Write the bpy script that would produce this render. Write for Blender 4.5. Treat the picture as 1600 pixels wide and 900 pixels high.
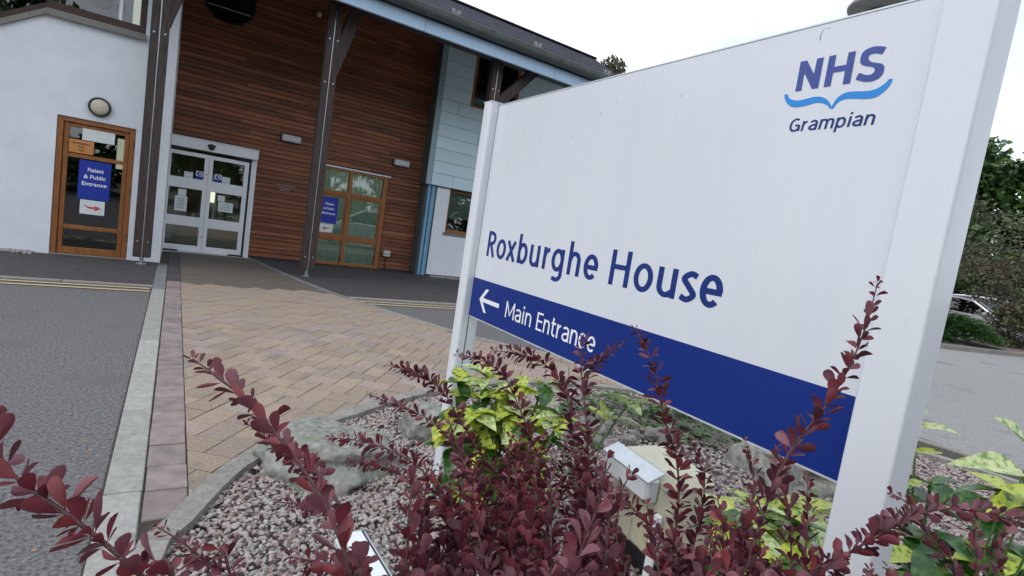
import bpy, bmesh, math, random
from mathutils import Vector, Matrix, noise
from mathutils.geometry import tessellate_polygon
R = math.radians
for o in list(bpy.data.objects): bpy.data.objects.remove(o)
scene = bpy.context.scene
col = scene.collection

# ---------------------------------------------------------------- camera
cam_data = bpy.data.cameras.new('camera'); cam = bpy.data.objects.new('camera', cam_data); col.objects.link(cam)
r_ = Vector((0.83537699, -0.52895189, 0.14951648)); u_ = Vector((-0.0726456, 0.1633807, 0.98388483)); w_ = Vector((0.54485585, 0.83277647, -0.09805844))
m = Matrix((r_, u_, -w_)).transposed().to_4x4(); m.translation = (0, 0, 1.34)
cam.matrix_world = m
cam_data.sensor_width = 36; cam_data.lens = 18.545; cam_data.clip_start = 0.02; cam_data.clip_end = 2000
scene.camera = cam
scene.render.resolution_x = 1024; scene.render.resolution_y = 576

# ---------------------------------------------------------------- sky: bright overcast with thin blue gaps
SUN_EL, SUN_AZ = R(46), R(262)
world = bpy.data.worlds.new('World'); scene.world = world; world.use_nodes = True
nt = world.node_tree; nt.nodes.clear()
N = nt.nodes.new; L = nt.links.new
out = N('ShaderNodeOutputWorld'); bg = N('ShaderNodeBackground'); sky = N('ShaderNodeTexSky')
sky.sky_type = 'NISHITA'; sky.sun_disc = False; sky.sun_elevation = SUN_EL; sky.sun_rotation = SUN_AZ
sky.air_density = 1.2; sky.dust_density = 2.0
tc = N('ShaderNodeTexCoord'); mp = N('ShaderNodeMapping'); mp.inputs['Scale'].default_value = (1, 1, 2.4)
cl = N('ShaderNodeTexNoise'); cl.inputs['Scale'].default_value = 1.7; cl.inputs['Detail'].default_value = 6; cl.inputs['Roughness'].default_value = .55
rp = N('ShaderNodeValToRGB'); rp.color_ramp.elements[0].position = .33; rp.color_ramp.elements[0].color = (.42, .42, .42, 1)
rp.color_ramp.elements[1].position = .6; rp.color_ramp.elements[1].color = (1, 1, 1, 1)
mx = N('ShaderNodeMix'); mx.data_type = 'RGBA'; mx.inputs['B'].default_value = (12.0, 12.9, 14.2, 1)
L(tc.outputs['Generated'], mp.inputs[0]); L(mp.outputs[0], cl.inputs['Vector']); L(cl.outputs['Fac'], rp.inputs[0])
L(rp.outputs[0], mx.inputs['Factor']); L(sky.outputs[0], mx.inputs['A']); L(mx.outputs['Result'], bg.inputs[0])
bg.inputs[1].default_value = 0.12
L(bg.outputs[0], out.inputs[0])
sun_d = bpy.data.lights.new('sun', 'SUN'); sun_d.energy = 1.0; sun_d.angle = R(20); sun_d.color = (1, .94, .86)
sun = bpy.data.objects.new('sun', sun_d); col.objects.link(sun)
# direction matching the sky texture's sun (rotation measured from +Y towards +X)
sdir = Vector((math.sin(SUN_AZ) * math.cos(SUN_EL), math.cos(SUN_AZ) * math.cos(SUN_EL), math.sin(SUN_EL)))
sun.rotation_euler = sdir.to_track_quat('Z', 'Y').to_euler(); sun.location = (0, 0, 30)
scene.view_settings.view_transform = 'Standard'; scene.view_settings.look = 'None'
scene.view_settings.exposure = 0.0; scene.view_settings.gamma = 1.0
scene.render.engine = 'CYCLES'; scene.cycles.max_bounces = 8; scene.cycles.transparent_max_bounces = 12

# ---------------------------------------------------------------- materials
def mat(name, c1, c2=None, scale=8, rough=.7, bump=0, bscale=None, metal=0, spec=.5, detail=5, rand=0, coat=0, stretch=None, emit=None, dirt=None):
    """procedural principled material: c1..c2 over noise in world position, per-object value change, bump"""
    mt = bpy.data.materials.new(name); mt.use_nodes = True
    n = mt.node_tree.nodes; l = mt.node_tree.links; b = n['Principled BSDF']
    b.inputs['Roughness'].default_value = rough; b.inputs['Metallic'].default_value = metal
    b.inputs['Specular IOR Level'].default_value = spec
    if coat: b.inputs['Coat Weight'].default_value = coat; b.inputs['Coat Roughness'].default_value = .15
    c2 = c2 or tuple(min(1, v * 1.18) for v in c1)
    geo = n.new('ShaderNodeNewGeometry'); vec = geo.outputs['Position']
    if stretch:
        mpn = n.new('ShaderNodeMapping'); mpn.inputs['Scale'].default_value = stretch; l.new(vec, mpn.inputs[0]); vec = mpn.outputs[0]
        if rand:
            oi = n.new('ShaderNodeObjectInfo'); ml = n.new('ShaderNodeMath'); ml.operation = 'MULTIPLY'; ml.inputs[1].default_value = 40
            cb = n.new('ShaderNodeCombineXYZ'); l.new(oi.outputs['Random'], ml.inputs[0]); l.new(ml.outputs[0], cb.inputs[0]); l.new(cb.outputs[0], mpn.inputs['Location'])
    nz = n.new('ShaderNodeTexNoise'); nz.inputs['Scale'].default_value = scale; nz.inputs['Detail'].default_value = detail; nz.inputs['Roughness'].default_value = .62
    l.new(vec, nz.inputs['Vector'])
    cr = n.new('ShaderNodeValToRGB'); cr.color_ramp.elements[0].position = .32; cr.color_ramp.elements[1].position = .68
    cr.color_ramp.elements[0].color = (*c1, 1); cr.color_ramp.elements[1].color = (*c2, 1)
    l.new(nz.outputs['Fac'], cr.inputs[0]); colout = cr.outputs[0]
    if dirt:                                    # (colour, scale, threshold): stains with a shape of their own
        dn = n.new('ShaderNodeTexNoise'); dn.inputs['Scale'].default_value = dirt[1]; dn.inputs['Detail'].default_value = 8; dn.inputs['Roughness'].default_value = .7
        l.new(geo.outputs['Position'], dn.inputs['Vector'])
        dr = n.new('ShaderNodeValToRGB'); dr.color_ramp.elements[0].position = dirt[2]; dr.color_ramp.elements[1].position = dirt[2] + .12
        dm = n.new('ShaderNodeMix'); dm.data_type = 'RGBA'; dm.inputs['B'].default_value = (*dirt[0], 1)
        l.new(dn.outputs['Fac'], dr.inputs[0]); l.new(dr.outputs[0], dm.inputs['Factor']); l.new(colout, dm.inputs['A']); colout = dm.outputs['Result']
    if rand:
        oi2 = n.new('ShaderNodeObjectInfo'); hs = n.new('ShaderNodeHueSaturation')
        mr = n.new('ShaderNodeMapRange'); mr.inputs['To Min'].default_value = 1 - rand; mr.inputs['To Max'].default_value = 1 + rand
        l.new(oi2.outputs['Random'], mr.inputs[0]); l.new(mr.outputs[0], hs.inputs['Value']); l.new(colout, hs.inputs['Color']); colout = hs.outputs[0]
    l.new(colout, b.inputs['Base Color'])
    if bump:
        bn = n.new('ShaderNodeTexNoise'); bn.inputs['Scale'].default_value = bscale or scale * 3; bn.inputs['Detail'].default_value = 4
        l.new(vec, bn.inputs['Vector'])
        bp = n.new('ShaderNodeBump'); bp.inputs['Strength'].default_value = bump; bp.inputs['Distance'].default_value = .01
        l.new(bn.outputs['Fac'], bp.inputs['Height']); l.new(bp.outputs[0], b.inputs['Normal'])
    if emit:
        b.inputs['Emission Color'].default_value = (*emit[0], 1); b.inputs['Emission Strength'].default_value = emit[1]
    return mt
def glass(name, tint=(.86, .92, .9), boost=2.1, rough=0.0):
    mt = bpy.data.materials.new(name); mt.use_nodes = True
    n = mt.node_tree.nodes; l = mt.node_tree.links; n.clear()
    o = n.new('ShaderNodeOutputMaterial'); mxs = n.new('ShaderNodeMixShader'); tr = n.new('ShaderNodeBsdfTransparent'); gl = n.new('ShaderNodeBsdfGlossy')
    fr = n.new('ShaderNodeFresnel'); fr.inputs[0].default_value = boost
    nz = n.new('ShaderNodeTexNoise'); nz.inputs['Scale'].default_value = 1.5; bp = n.new('ShaderNodeBump'); bp.inputs['Strength'].default_value = .02; bp.inputs['Distance'].default_value = .05
    l.new(nz.outputs['Fac'], bp.inputs['Height']); l.new(bp.outputs[0], gl.inputs['Normal'])
    tr.inputs[0].default_value = (*tint, 1); gl.inputs['Roughness'].default_value = rough
    l.new(fr.outputs[0], mxs.inputs[0]); l.new(tr.outputs[0], mxs.inputs[1]); l.new(gl.outputs[0], mxs.inputs[2]); l.new(mxs.outputs[0], o.inputs[0])
    return mt
def leafmat(name, c1, c2, scale=60, rough=.45, trans=.18, ramp=None, spec=.5):
    mt = bpy.data.materials.new(name); mt.use_nodes = True
    n = mt.node_tree.nodes; l = mt.node_tree.links; b = n['Principled BSDF']; o = n['Material Output']
    b.inputs['Roughness'].default_value = rough; b.inputs['Specular IOR Level'].default_value = spec
    geo = n.new('ShaderNodeNewGeometry'); nz = n.new('ShaderNodeTexNoise'); nz.inputs['Scale'].default_value = scale; nz.inputs['Detail'].default_value = 4
    l.new(geo.outputs['Position'], nz.inputs['Vector'])
    cr = n.new('ShaderNodeValToRGB'); p = ramp or (.35, .65)
    cr.color_ramp.elements[0].position = p[0]; cr.color_ramp.elements[1].position = p[1]
    cr.color_ramp.elements[0].color = (*c1, 1); cr.color_ramp.elements[1].color = (*c2, 1)
    l.new(nz.outputs['Fac'], cr.inputs[0]); l.new(cr.outputs[0], b.inputs['Base Color'])
    t = n.new('ShaderNodeBsdfTranslucent'); l.new(cr.outputs[0], t.inputs[0])
    ms = n.new('ShaderNodeMixShader'); ms.inputs[0].default_value = trans
    l.new(b.outputs[0], ms.inputs[1]); l.new(t.outputs[0], ms.inputs[2]); l.new(ms.outputs[0], o.inputs[0])
    return mt

M = dict(
 asphalt=mat('asphalt', (.035, .034, .036), (.22, .215, .215), 60, .9, .6, 130, detail=12, dirt=((.12, .108, .105), 1.6, .55)),
 asphalt_far=mat('asphalt_far', (.13, .13, .13), (.36, .355, .35), 75, .9, .6, 120, detail=8, dirt=((.1, .1, .1), .5, .55)),
 footway=mat('footway', (.035, .033, .036), (.075, .07, .072), 14, .85, .6, 90, dirt=((.09, .085, .085), 6, .62)),
 kerb=mat('kerb_concrete', (.25, .245, .23), (.36, .355, .33), 30, .85, .35, 160, rand=.12, dirt=((.19, .2, .17), 7, .6)),
 kerb_grey=mat('edging_concrete', (.19, .18, .165), (.29, .275, .25), 30, .9, .5, 120, rand=.1, dirt=((.1, .11, .07), 9, .58)),
 kerb_dark=mat('kerb_dark', (.13, .14, .15), (.2, .21, .22), 6, .8, .3, 120),  # darker tone for the kerb stones nearest the building
 paver=mat('buff_paver', (.23, .175, .13), (.39, .305, .23), 60, .88, .6, 220, rand=.12, dirt=((.20, .175, .155), 3, .54)),
 paver_pink=mat('pink_paver', (.225, .17, .14), (.36, .285, .24), 60, .88, .45, 220, rand=.14, dirt=((.19, .17, .16), 3, .56)),
 paver_grey=mat('grey_paver', (.22, .18, .155), (.34, .29, .255), 60, .88, .45, 220, rand=.14),
 paver_dark=mat('dark_paver', (.085, .072, .06), (.15, .13, .105), 40, .75, .4, 200, rand=.14),  # darker pavers for the end of the crossing by the building
 soldier=mat('soldier_brick', (.17, .14, .135), (.29, .235, .22), 9, .85, .45, 200, rand=.13),
 soldier_dark=mat('soldier_dark', (.05, .046, .052), (.075, .066, .07), 5, .75, .4, 200, rand=.1),  # darker bricks for the last stretch of the soldier course
 joint=mat('joint_sand', (.03, .026, .022), (.07, .06, .045), 40, .95, .4, 200),
 yellow=mat('yellow_paint', (.5, .4, .2), (.62, .52, .3), 30, .8, .2, 90, dirt=((.3, .26, .18), 12, .58)),
 render=mat('white_render', (.76, .80, .85), (.84, .87, .91), 3, .9, 1.0, 48, detail=6, dirt=((.66, .66, .68), 2, .64)),
 wood=mat('cedar_board', (.115, .036, .017), (.30, .105, .045), 3, .6, .35, 20, rand=.30, stretch=(.45, 6, 7), dirt=((.09, .06, .045), 1.1, .6)),
 wood_frame=mat('oak_stain', (.24, .085, .022), (.36, .14, .04), 6, .4, .12, 30, stretch=(4, 4, 1.2), coat=.3),
 wood_dark=mat('dark_frame', (.035, .014, .009), (.07, .026, .014), 6, .5, .15, 30, stretch=(1, 4, 4)),
 timber=mat('weathered_timber', (.028, .019, .017), (.075, .052, .045), 5, .75, .4, 30, stretch=(9, 9, .7)),
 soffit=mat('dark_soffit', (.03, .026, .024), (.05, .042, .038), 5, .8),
 steel=mat('galvanised', (.42, .44, .46), (.55, .57, .58), 20, .4, .05, metal=.8),
 white=mat('white_coating', (.80, .82, .85), (.85, .86, .88), 3, .35, spec=.5),
 sign_white=mat('sign_white', (.66, .69, .74), (.685, .71, .755), 1.6, .3, coat=.25, stretch=(10, 10, .5)),
 post_white=mat('post_white', (.67, .70, .75), (.72, .745, .79), 2.5, .32, coat=.2, dirt=((.54, .58, .55), 9, .62), stretch=(1, 1, .4)),
 slot=mat('post_slot', (.16, .19, .17), (.3, .34, .31), 25, .8),
 sign_blue=mat('sign_blue', (.004, .022, .18), (.005, .026, .20), 3, .4, spec=.3),
 text_blue=mat('text_blue', (.008, .028, .17), (.009, .032, .19), 3, .4, spec=.3),
 logo_blue=mat('logo_blue', (.035, .06, .28), (.045, .07, .3), 3, .35),
 logo_cyan=mat('logo_cyan', (.005, .22, .65), (.01, .26, .7), 3, .35),
 notice_blue=mat('notice_blue', (.008, .03, .33), (.010, .036, .37), 3, .5),
 paper=mat('paper', (.68, .74, .74), (.76, .8, .8), 12, .8),
 paper_orange=mat('paper_orange', (.55, .22, .06), (.62, .27, .09), 12, .8),
 ink=mat('ink', (.03, .03, .03), (.05, .05, .05), 9, .7),
 red=mat('red_ink', (.55, .05, .05), (.65, .09, .08), 9, .7),
 black=mat('black_plastic', (.012, .013, .016), (.02, .022, .025), 20, .4),
 lens=mat('lamp_lens', (.55, .5, .38), (.62, .57, .45), 9, .35),
 lampbox=mat('lamp_body', (.5, .52, .52), (.6, .62, .62), 9, .4),
 panel=mat('pale_blue_panel', (.62, .81, .87), (.67, .85, .90), 2.5, .38, rand=.05, spec=.4),
 panel_side=mat('grey_green_trim', (.07, .085, .08), (.1, .12, .11), 3, .5),
 panel_trim=mat('trim', (.3, .41, .45), (.34, .45, .5), 3, .4),
 fascia=mat('fascia_blue', (.44, .62, .82), (.49, .67, .86), 3, .4),
 trim_blue=mat('trim_blue', (.16, .34, .52), (.21, .41, .6), 3, .4),
 backing=mat('panel_backing', (.02, .025, .03), (.03, .035, .04), 3, .8),
 gutter=mat('gutter_metal', (.07, .09, .088), (.11, .135, .13), 4, .4, dirt=((.07, .075, .06), 6, .55)),
 roof=mat('roof_sheet', (.03, .03, .04), (.05, .05, .065), 4, .9, spec=.1),
 blind=mat('blind_fabric', (.66, .80, .78), (.76, .88, .85), 4, .8),
 room=mat('room_wall', (.14, .18, .09), (.22, .27, .15), 3, .8),
 room_dark=mat('room_dark', (.05, .055, .05), (.08, .085, .08), 3, .8),
 room_light=mat('room_light', (.8, .8, .7), (.8, .8, .7), 3, .8, emit=((1, .93, .70), 1.5)),
 blind_t=leafmat('blind_translucent', (.62, .76, .78), (.76, .88, .88), 4, .8, .45),
 glass=glass('window_glass'), glass_dark=glass('dark_glass', (.5, .54, .54), 2.1),
 stone=mat('granite', (.12, .125, .11), (.31, .31, .28), 26, .85, .35, 28, detail=12, dirt=((.12, .17, .08), 5, .57)),
 cobble=mat('cobble', (.11, .105, .095), (.22, .21, .19), 12, .85, .4, 60, rand=.25),
 gravel1=mat('gravel_pink', (.30, .235, .225), (.47, .395, .38), 50, .9, .3, 300),
 gravel2=mat('gravel_grey', (.26, .255, .25), (.44, .43, .41), 50, .9, .3, 300),
 gravel3=mat('gravel_rust', (.22, .155, .14), (.36, .27, .24), 50, .9, .3, 300),
 soil=mat('soil', (.08, .06, .055), (.20, .16, .15), 70, .95, .8, 90),
 ground=mat('far_ground', (.03, .045, .018), (.06, .07, .03), 2, .95, .5, 30),
 flood=mat('floodlight_body', (.52, .49, .36), (.62, .58, .44), 6, .5, .05, 90),
 alu=mat('aluminium', (.6, .63, .66), (.7, .72, .75), 20, .35, metal=.35),
 lampgrey=mat('lamp_grey', (.22, .23, .23), (.3, .31, .3), 9, .5, dirt=((.1, .1, .1), 9, .6)),
 bark=mat('bark', (.05, .035, .025), (.11, .08, .06), 12, .9, .6, 40),
 stem=mat('barberry_stem', (.055, .02, .022), (.10, .04, .04), 80, .6, .3, 300),
 stem_green=mat('laurel_stem', (.06, .12, .03), (.1, .18, .05), 40, .6),
 carglass=glass('car_glass', (.06, .07, .075), 2.0),
 tyre=mat('tyre', (.015, .015, .015), (.03, .03, .03), 20, .8),
 rim=mat('rim', (.4, .4, .42), (.5, .5, .52), 20, .3, metal=.7),
)
BAR = [leafmat('barberry_a', (.135, .022, .032), (.20, .038, .052), rough=.5), leafmat('barberry_b', (.095, .021, .032), (.145, .034, .048), rough=.5), leafmat('barberry_c', (.06, .017, .026), (.10, .028, .04), rough=.5),
       leafmat('barberry_young', (.19, .030, .036), (.25, .05, .055), rough=.5), leafmat('barberry_pink', (.17, .055, .075), (.23, .085, .105), rough=.5)]
LAU = [leafmat('laurel_gold', (.05, .14, .015), (.48, .55, .08), 55, .3, .2, (.36, .5)), leafmat('laurel_cream', (.13, .26, .05), (.58, .64, .30), 70, .3, .2, (.35, .55)),
       leafmat('laurel_green', (.015, .075, .012), (.10, .22, .03), 45, .28, .15, (.45, .72)), leafmat('laurel_yellow', (.30, .42, .03), (.58, .60, .10), 50, .3, .25, (.4, .6))]
FOL = [leafmat('leaf_mid', (.04, .09, .022), (.08, .16, .035), 3), leafmat('leaf_light', (.08, .15, .03), (.13, .22, .05), 3), leafmat('leaf_dark', (.012, .03, .012), (.03, .06, .02), 3)]
FOLB = [leafmat('leaf_olive', (.06, .08, .025), (.11, .13, .05), 3), leafmat('leaf_rust', (.08, .06, .035), (.12, .09, .055), 3), leafmat('leaf_dull', (.04, .045, .025), (.075, .075, .04), 3)]
JUN = [leafmat('juniper_a', (.035, .11, .02), (.08, .2, .04), 20), leafmat('juniper_b', (.02, .06, .015), (.05, .12, .03), 20)]

# ---------------------------------------------------------------- mesh helpers
class MB:
    def __init__(s): s.v = []; s.f = []; s.mi = []
    def add(s, vs, fs, mi=0):
        o = len(s.v); s.v += [tuple(v) for v in vs]; s.f += [tuple(i + o for i in f) for f in fs]; s.mi += [mi] * len(fs); return s
    def box(s, x0, x1, y0, y1, z0, z1, b=0, mi=0):
        if x0 > x1: x0, x1 = x1, x0
        if y0 > y1: y0, y1 = y1, y0
        b = min(b, (x1 - x0) * .45, (y1 - y0) * .45, (z1 - z0) * .45)
        if b <= 0:
            v = [(x, y, z) for z in (z0, z1) for x, y in ((x0, y0), (x1, y0), (x1, y1), (x0, y1))]
            return s.add(v, [(3, 2, 1, 0), (4, 5, 6, 7), (0, 1, 5, 4), (1, 2, 6, 5), (2, 3, 7, 6), (3, 0, 4, 7)], mi)
        v = []; idx = {}
        for i, sx in enumerate((-1, 1)):
            for j, sy in enumerate((-1, 1)):
                for k, sz in enumerate((-1, 1)):
                    X, Y, Z = (x0, x1)[i], (y0, y1)[j], (z0, z1)[k]
                    for a in range(3):
                        p = [X, Y, Z]
                        for q, sg in enumerate((sx, sy, sz)):
                            if q != a: p[q] -= sg * b
                        idx[(i, j, k, a)] = len(v); v.append(tuple(p))
        f = []
        for a in range(3):
            for e in (0, 1):
                o = [q for q in range(3) if q != a]; ring = []
                for c in ((0, 0), (1, 0), (1, 1), (0, 1)):
                    t = [0, 0, 0]; t[a] = e; t[o[0]] = c[0]; t[o[1]] = c[1]; ring.append(idx[(*t, a)])
                f.append(tuple(ring))
        for a in range(3):                       # edges along axis a
            o = [q for q in range(3) if q != a]
            for c in ((0, 0), (1, 0), (1, 1), (0, 1)):
                t0 = [0, 0, 0]; t0[o[0]] = c[0]; t0[o[1]] = c[1]; t1 = list(t0); t1[a] = 1
                f.append((idx[(*t0, o[0])], idx[(*t1, o[0])], idx[(*t1, o[1])], idx[(*t0, o[1])]))
        for i in (0, 1):
            for j in (0, 1):
                for k in (0, 1): f.append((idx[(i, j, k, 0)], idx[(i, j, k, 1)], idx[(i, j, k, 2)]))
        return s.add(v, f, mi)
    def prism(s, poly, z0, z1, mi=0):           # poly ccw in xy
        n = len(poly); v = [(x, y, z0) for x, y in poly] + [(x, y, z1) for x, y in poly]
        f = [tuple(range(n - 1, -1, -1)), tuple(range(n, 2 * n))] + [(i, (i + 1) % n, n + (i + 1) % n, n + i) for i in range(n)]
        return s.add(v, f, mi)
    def tube(s, pts, rad, n=8, mi=0, cap=True):
        pts = [Vector(p) for p in pts]; rings = []; o = len(s.v)
        up = Vector((0, 0, 1)); prev = None
        for i, p in enumerate(pts):
            t = (pts[min(i + 1, len(pts) - 1)] - pts[max(i - 1, 0)]).normalized()
            if prev is None:
                a = t.cross(up); a = t.cross(Vector((1, 0, 0))) if a.length < .1 else a
            else: a = prev - t * prev.dot(t)
            a.normalize(); prev = a; b_ = t.cross(a); r = rad[i] if isinstance(rad, (list, tuple)) else rad
            s.v += [tuple(p + (a * math.cos(2 * math.pi * k / n) + b_ * math.sin(2 * math.pi * k / n)) * r) for k in range(n)]
        for i in range(len(pts) - 1):
            for k in range(n):
                k2 = (k + 1) % n
                s.f.append((o + i * n + k, o + i * n + k2, o + (i + 1) * n + k2, o + (i + 1) * n + k)); s.mi.append(mi)
        if cap:
            s.f.append(tuple(o + k for k in range(n - 1, -1, -1))); s.mi.append(mi)
            s.f.append(tuple(o + (len(pts) - 1) * n + k for k in range(n))); s.mi.append(mi)
        return s
    def lathe(s, prof, n=24, centre=(0, 0, 0), axis='z', mi=0):
        o = len(s.v)
        for r, z in prof:
            for k in range(n):
                a = 2 * math.pi * k / n; x, y = r * math.cos(a), r * math.sin(a)
                p = (x, y, z) if axis == 'z' else (x, z, y)
                s.v.append((p[0] + centre[0], p[1] + centre[1], p[2] + centre[2]))
        for i in range(len(prof) - 1):
            for k in range(n):
                k2 = (k + 1) % n; s.f.append((o + i * n + k, o + i * n + k2, o + (i + 1) * n + k2, o + (i + 1) * n + k)); s.mi.append(mi)
        return s
    def mesh(s, name, mats, smooth=False, fixn=True):
        me = bpy.data.meshes.new(name); me.from_pydata(s.v, [], s.f)
        for m_ in (mats if isinstance(mats, (list, tuple)) else [mats]): me.materials.append(m_)
        if any(s.mi): me.polygons.foreach_set('material_index', s.mi)
        if fixn and len(s.f) < 4000:
            bm = bmesh.new(); bm.from_mesh(me); bmesh.ops.recalc_face_normals(bm, faces=bm.faces); bm.to_mesh(me); bm.free()
        if smooth: me.polygons.foreach_set('use_smooth', [True] * len(me.polygons))
        me.update(); return me
def link(name, data, parent=None, loc=(0, 0, 0), rot=(0, 0, 0), sc=(1, 1, 1)):
    o = bpy.data.objects.new(name, data); col.objects.link(o)
    o.location = loc; o.rotation_euler = rot; o.scale = sc
    if parent: o.parent = parent
    return o
def part(name, mb, m_, parent, smooth=False, **k): return link(name, mb.mesh(name, m_, smooth), parent, **k)
def tag(o, label=None, cat=None, group=None, kind=None):
    if label: o['label'] = label
    if cat: o['category'] = cat
    if group: o['group'] = group
    if kind: o['kind'] = kind
    return o
def thing(name, label, cat, loc=(0, 0, 0), rot=0, group=None):
    return tag(link(name, None, None, loc, (0, 0, rot)), label, cat, group)
def box(x0, x1, y0, y1, z0, z1, b=0): return MB().box(x0, x1, y0, y1, z0, z1, b)
def struct(name, mb, m_, parent=None): return tag(part(name, mb, m_, parent), kind='structure' if not parent else None)
def flat(poly, z, holes=()):
    rings = [[Vector((x, y, 0)) for x, y in p] for p in (poly, *holes)]
    tris = tessellate_polygon(rings); pts = [(x, y, z) for r in (poly, *holes) for x, y in r]
    mb = MB(); 
    f = []
    for t in tris:
        a, b_, c = (Vector(pts[i]) for i in t)
        f.append(t if (b_ - a).cross(c - a).z > 0 else t[::-1])
    return mb.add(pts, f)
def inside(x, y, poly):
    c = False; j = len(poly) - 1
    for i in range(len(poly)):
        xi, yi = poly[i]; xj, yj = poly[j]
        if (yi > y) != (yj > y) and x < (xj - xi) * (y - yi) / (yj - yi) + xi: c = not c
        j = i
    return c
def smoothpoly(p, n=4, closed=True):
    o = []; N_ = len(p)
    for i in range(N_ if closed else N_ - 1):
        g = lambda k: p[(i + k) % N_] if closed else p[max(0, min(N_ - 1, i + k))]
        p0, p1, p2, p3 = g(-1), g(0), g(1), g(2)
        for k in range(n):
            t = k / n
            o.append(tuple(.5 * (2 * b_ + (c - a) * t + (2 * a - 5 * b_ + 4 * c - d) * t * t + (-a + 3 * b_ - 3 * c + d) * t ** 3) for a, b_, c, d in zip(p0, p1, p2, p3)))
    if not closed: o.append(tuple(p[-1]))
    return o
def offset(p, d):
    o = []; n = len(p)
    for i in range(n):
        a = Vector(p[i - 1]); b_ = Vector(p[(i + 1) % n]); t = (b_ - a).normalized(); o.append((p[i][0] + t.y * d, p[i][1] - t.x * d))
    return o
_glyph = {}
def text_mb(s, bold=0.0, extrude=.0):
    key = (s, bold)
    if key in _glyph: return _glyph[key]
    c = bpy.data.curves.new('t', 'FONT'); c.body = s; c.size = 1; c.offset = bold; c.resolution_u = 6
    o = bpy.data.objects.new('t', c); col.objects.link(o); bpy.context.view_layer.update()
    me = bpy.data.meshes.new_from_object(o); vs = [tuple(v.co) for v in me.vertices]; fs = [tuple(p.vertices) for p in me.polygons]
    bpy.data.objects.remove(o); bpy.data.meshes.remove(me)
    _glyph[key] = (vs, fs); return vs, fs
CAPH = max(v[1] for v in text_mb('H')[0])
def lettering(mb, s, x0, x1, base, cap, fn, bold=0.0, mi=0):
    """fit string s between x0 and x1 with cap height cap; fn maps (u, v) to 3D"""
    vs, fs = text_mb(s, bold); a = min(v[0] for v in vs); b_ = max(v[0] for v in vs)
    k = (x1 - x0) / (b_ - a); h = cap / CAPH
    mb.add([fn(x0 + (v[0] - a) * k, base + v[1] * h) for v in vs], fs, mi)
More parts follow.
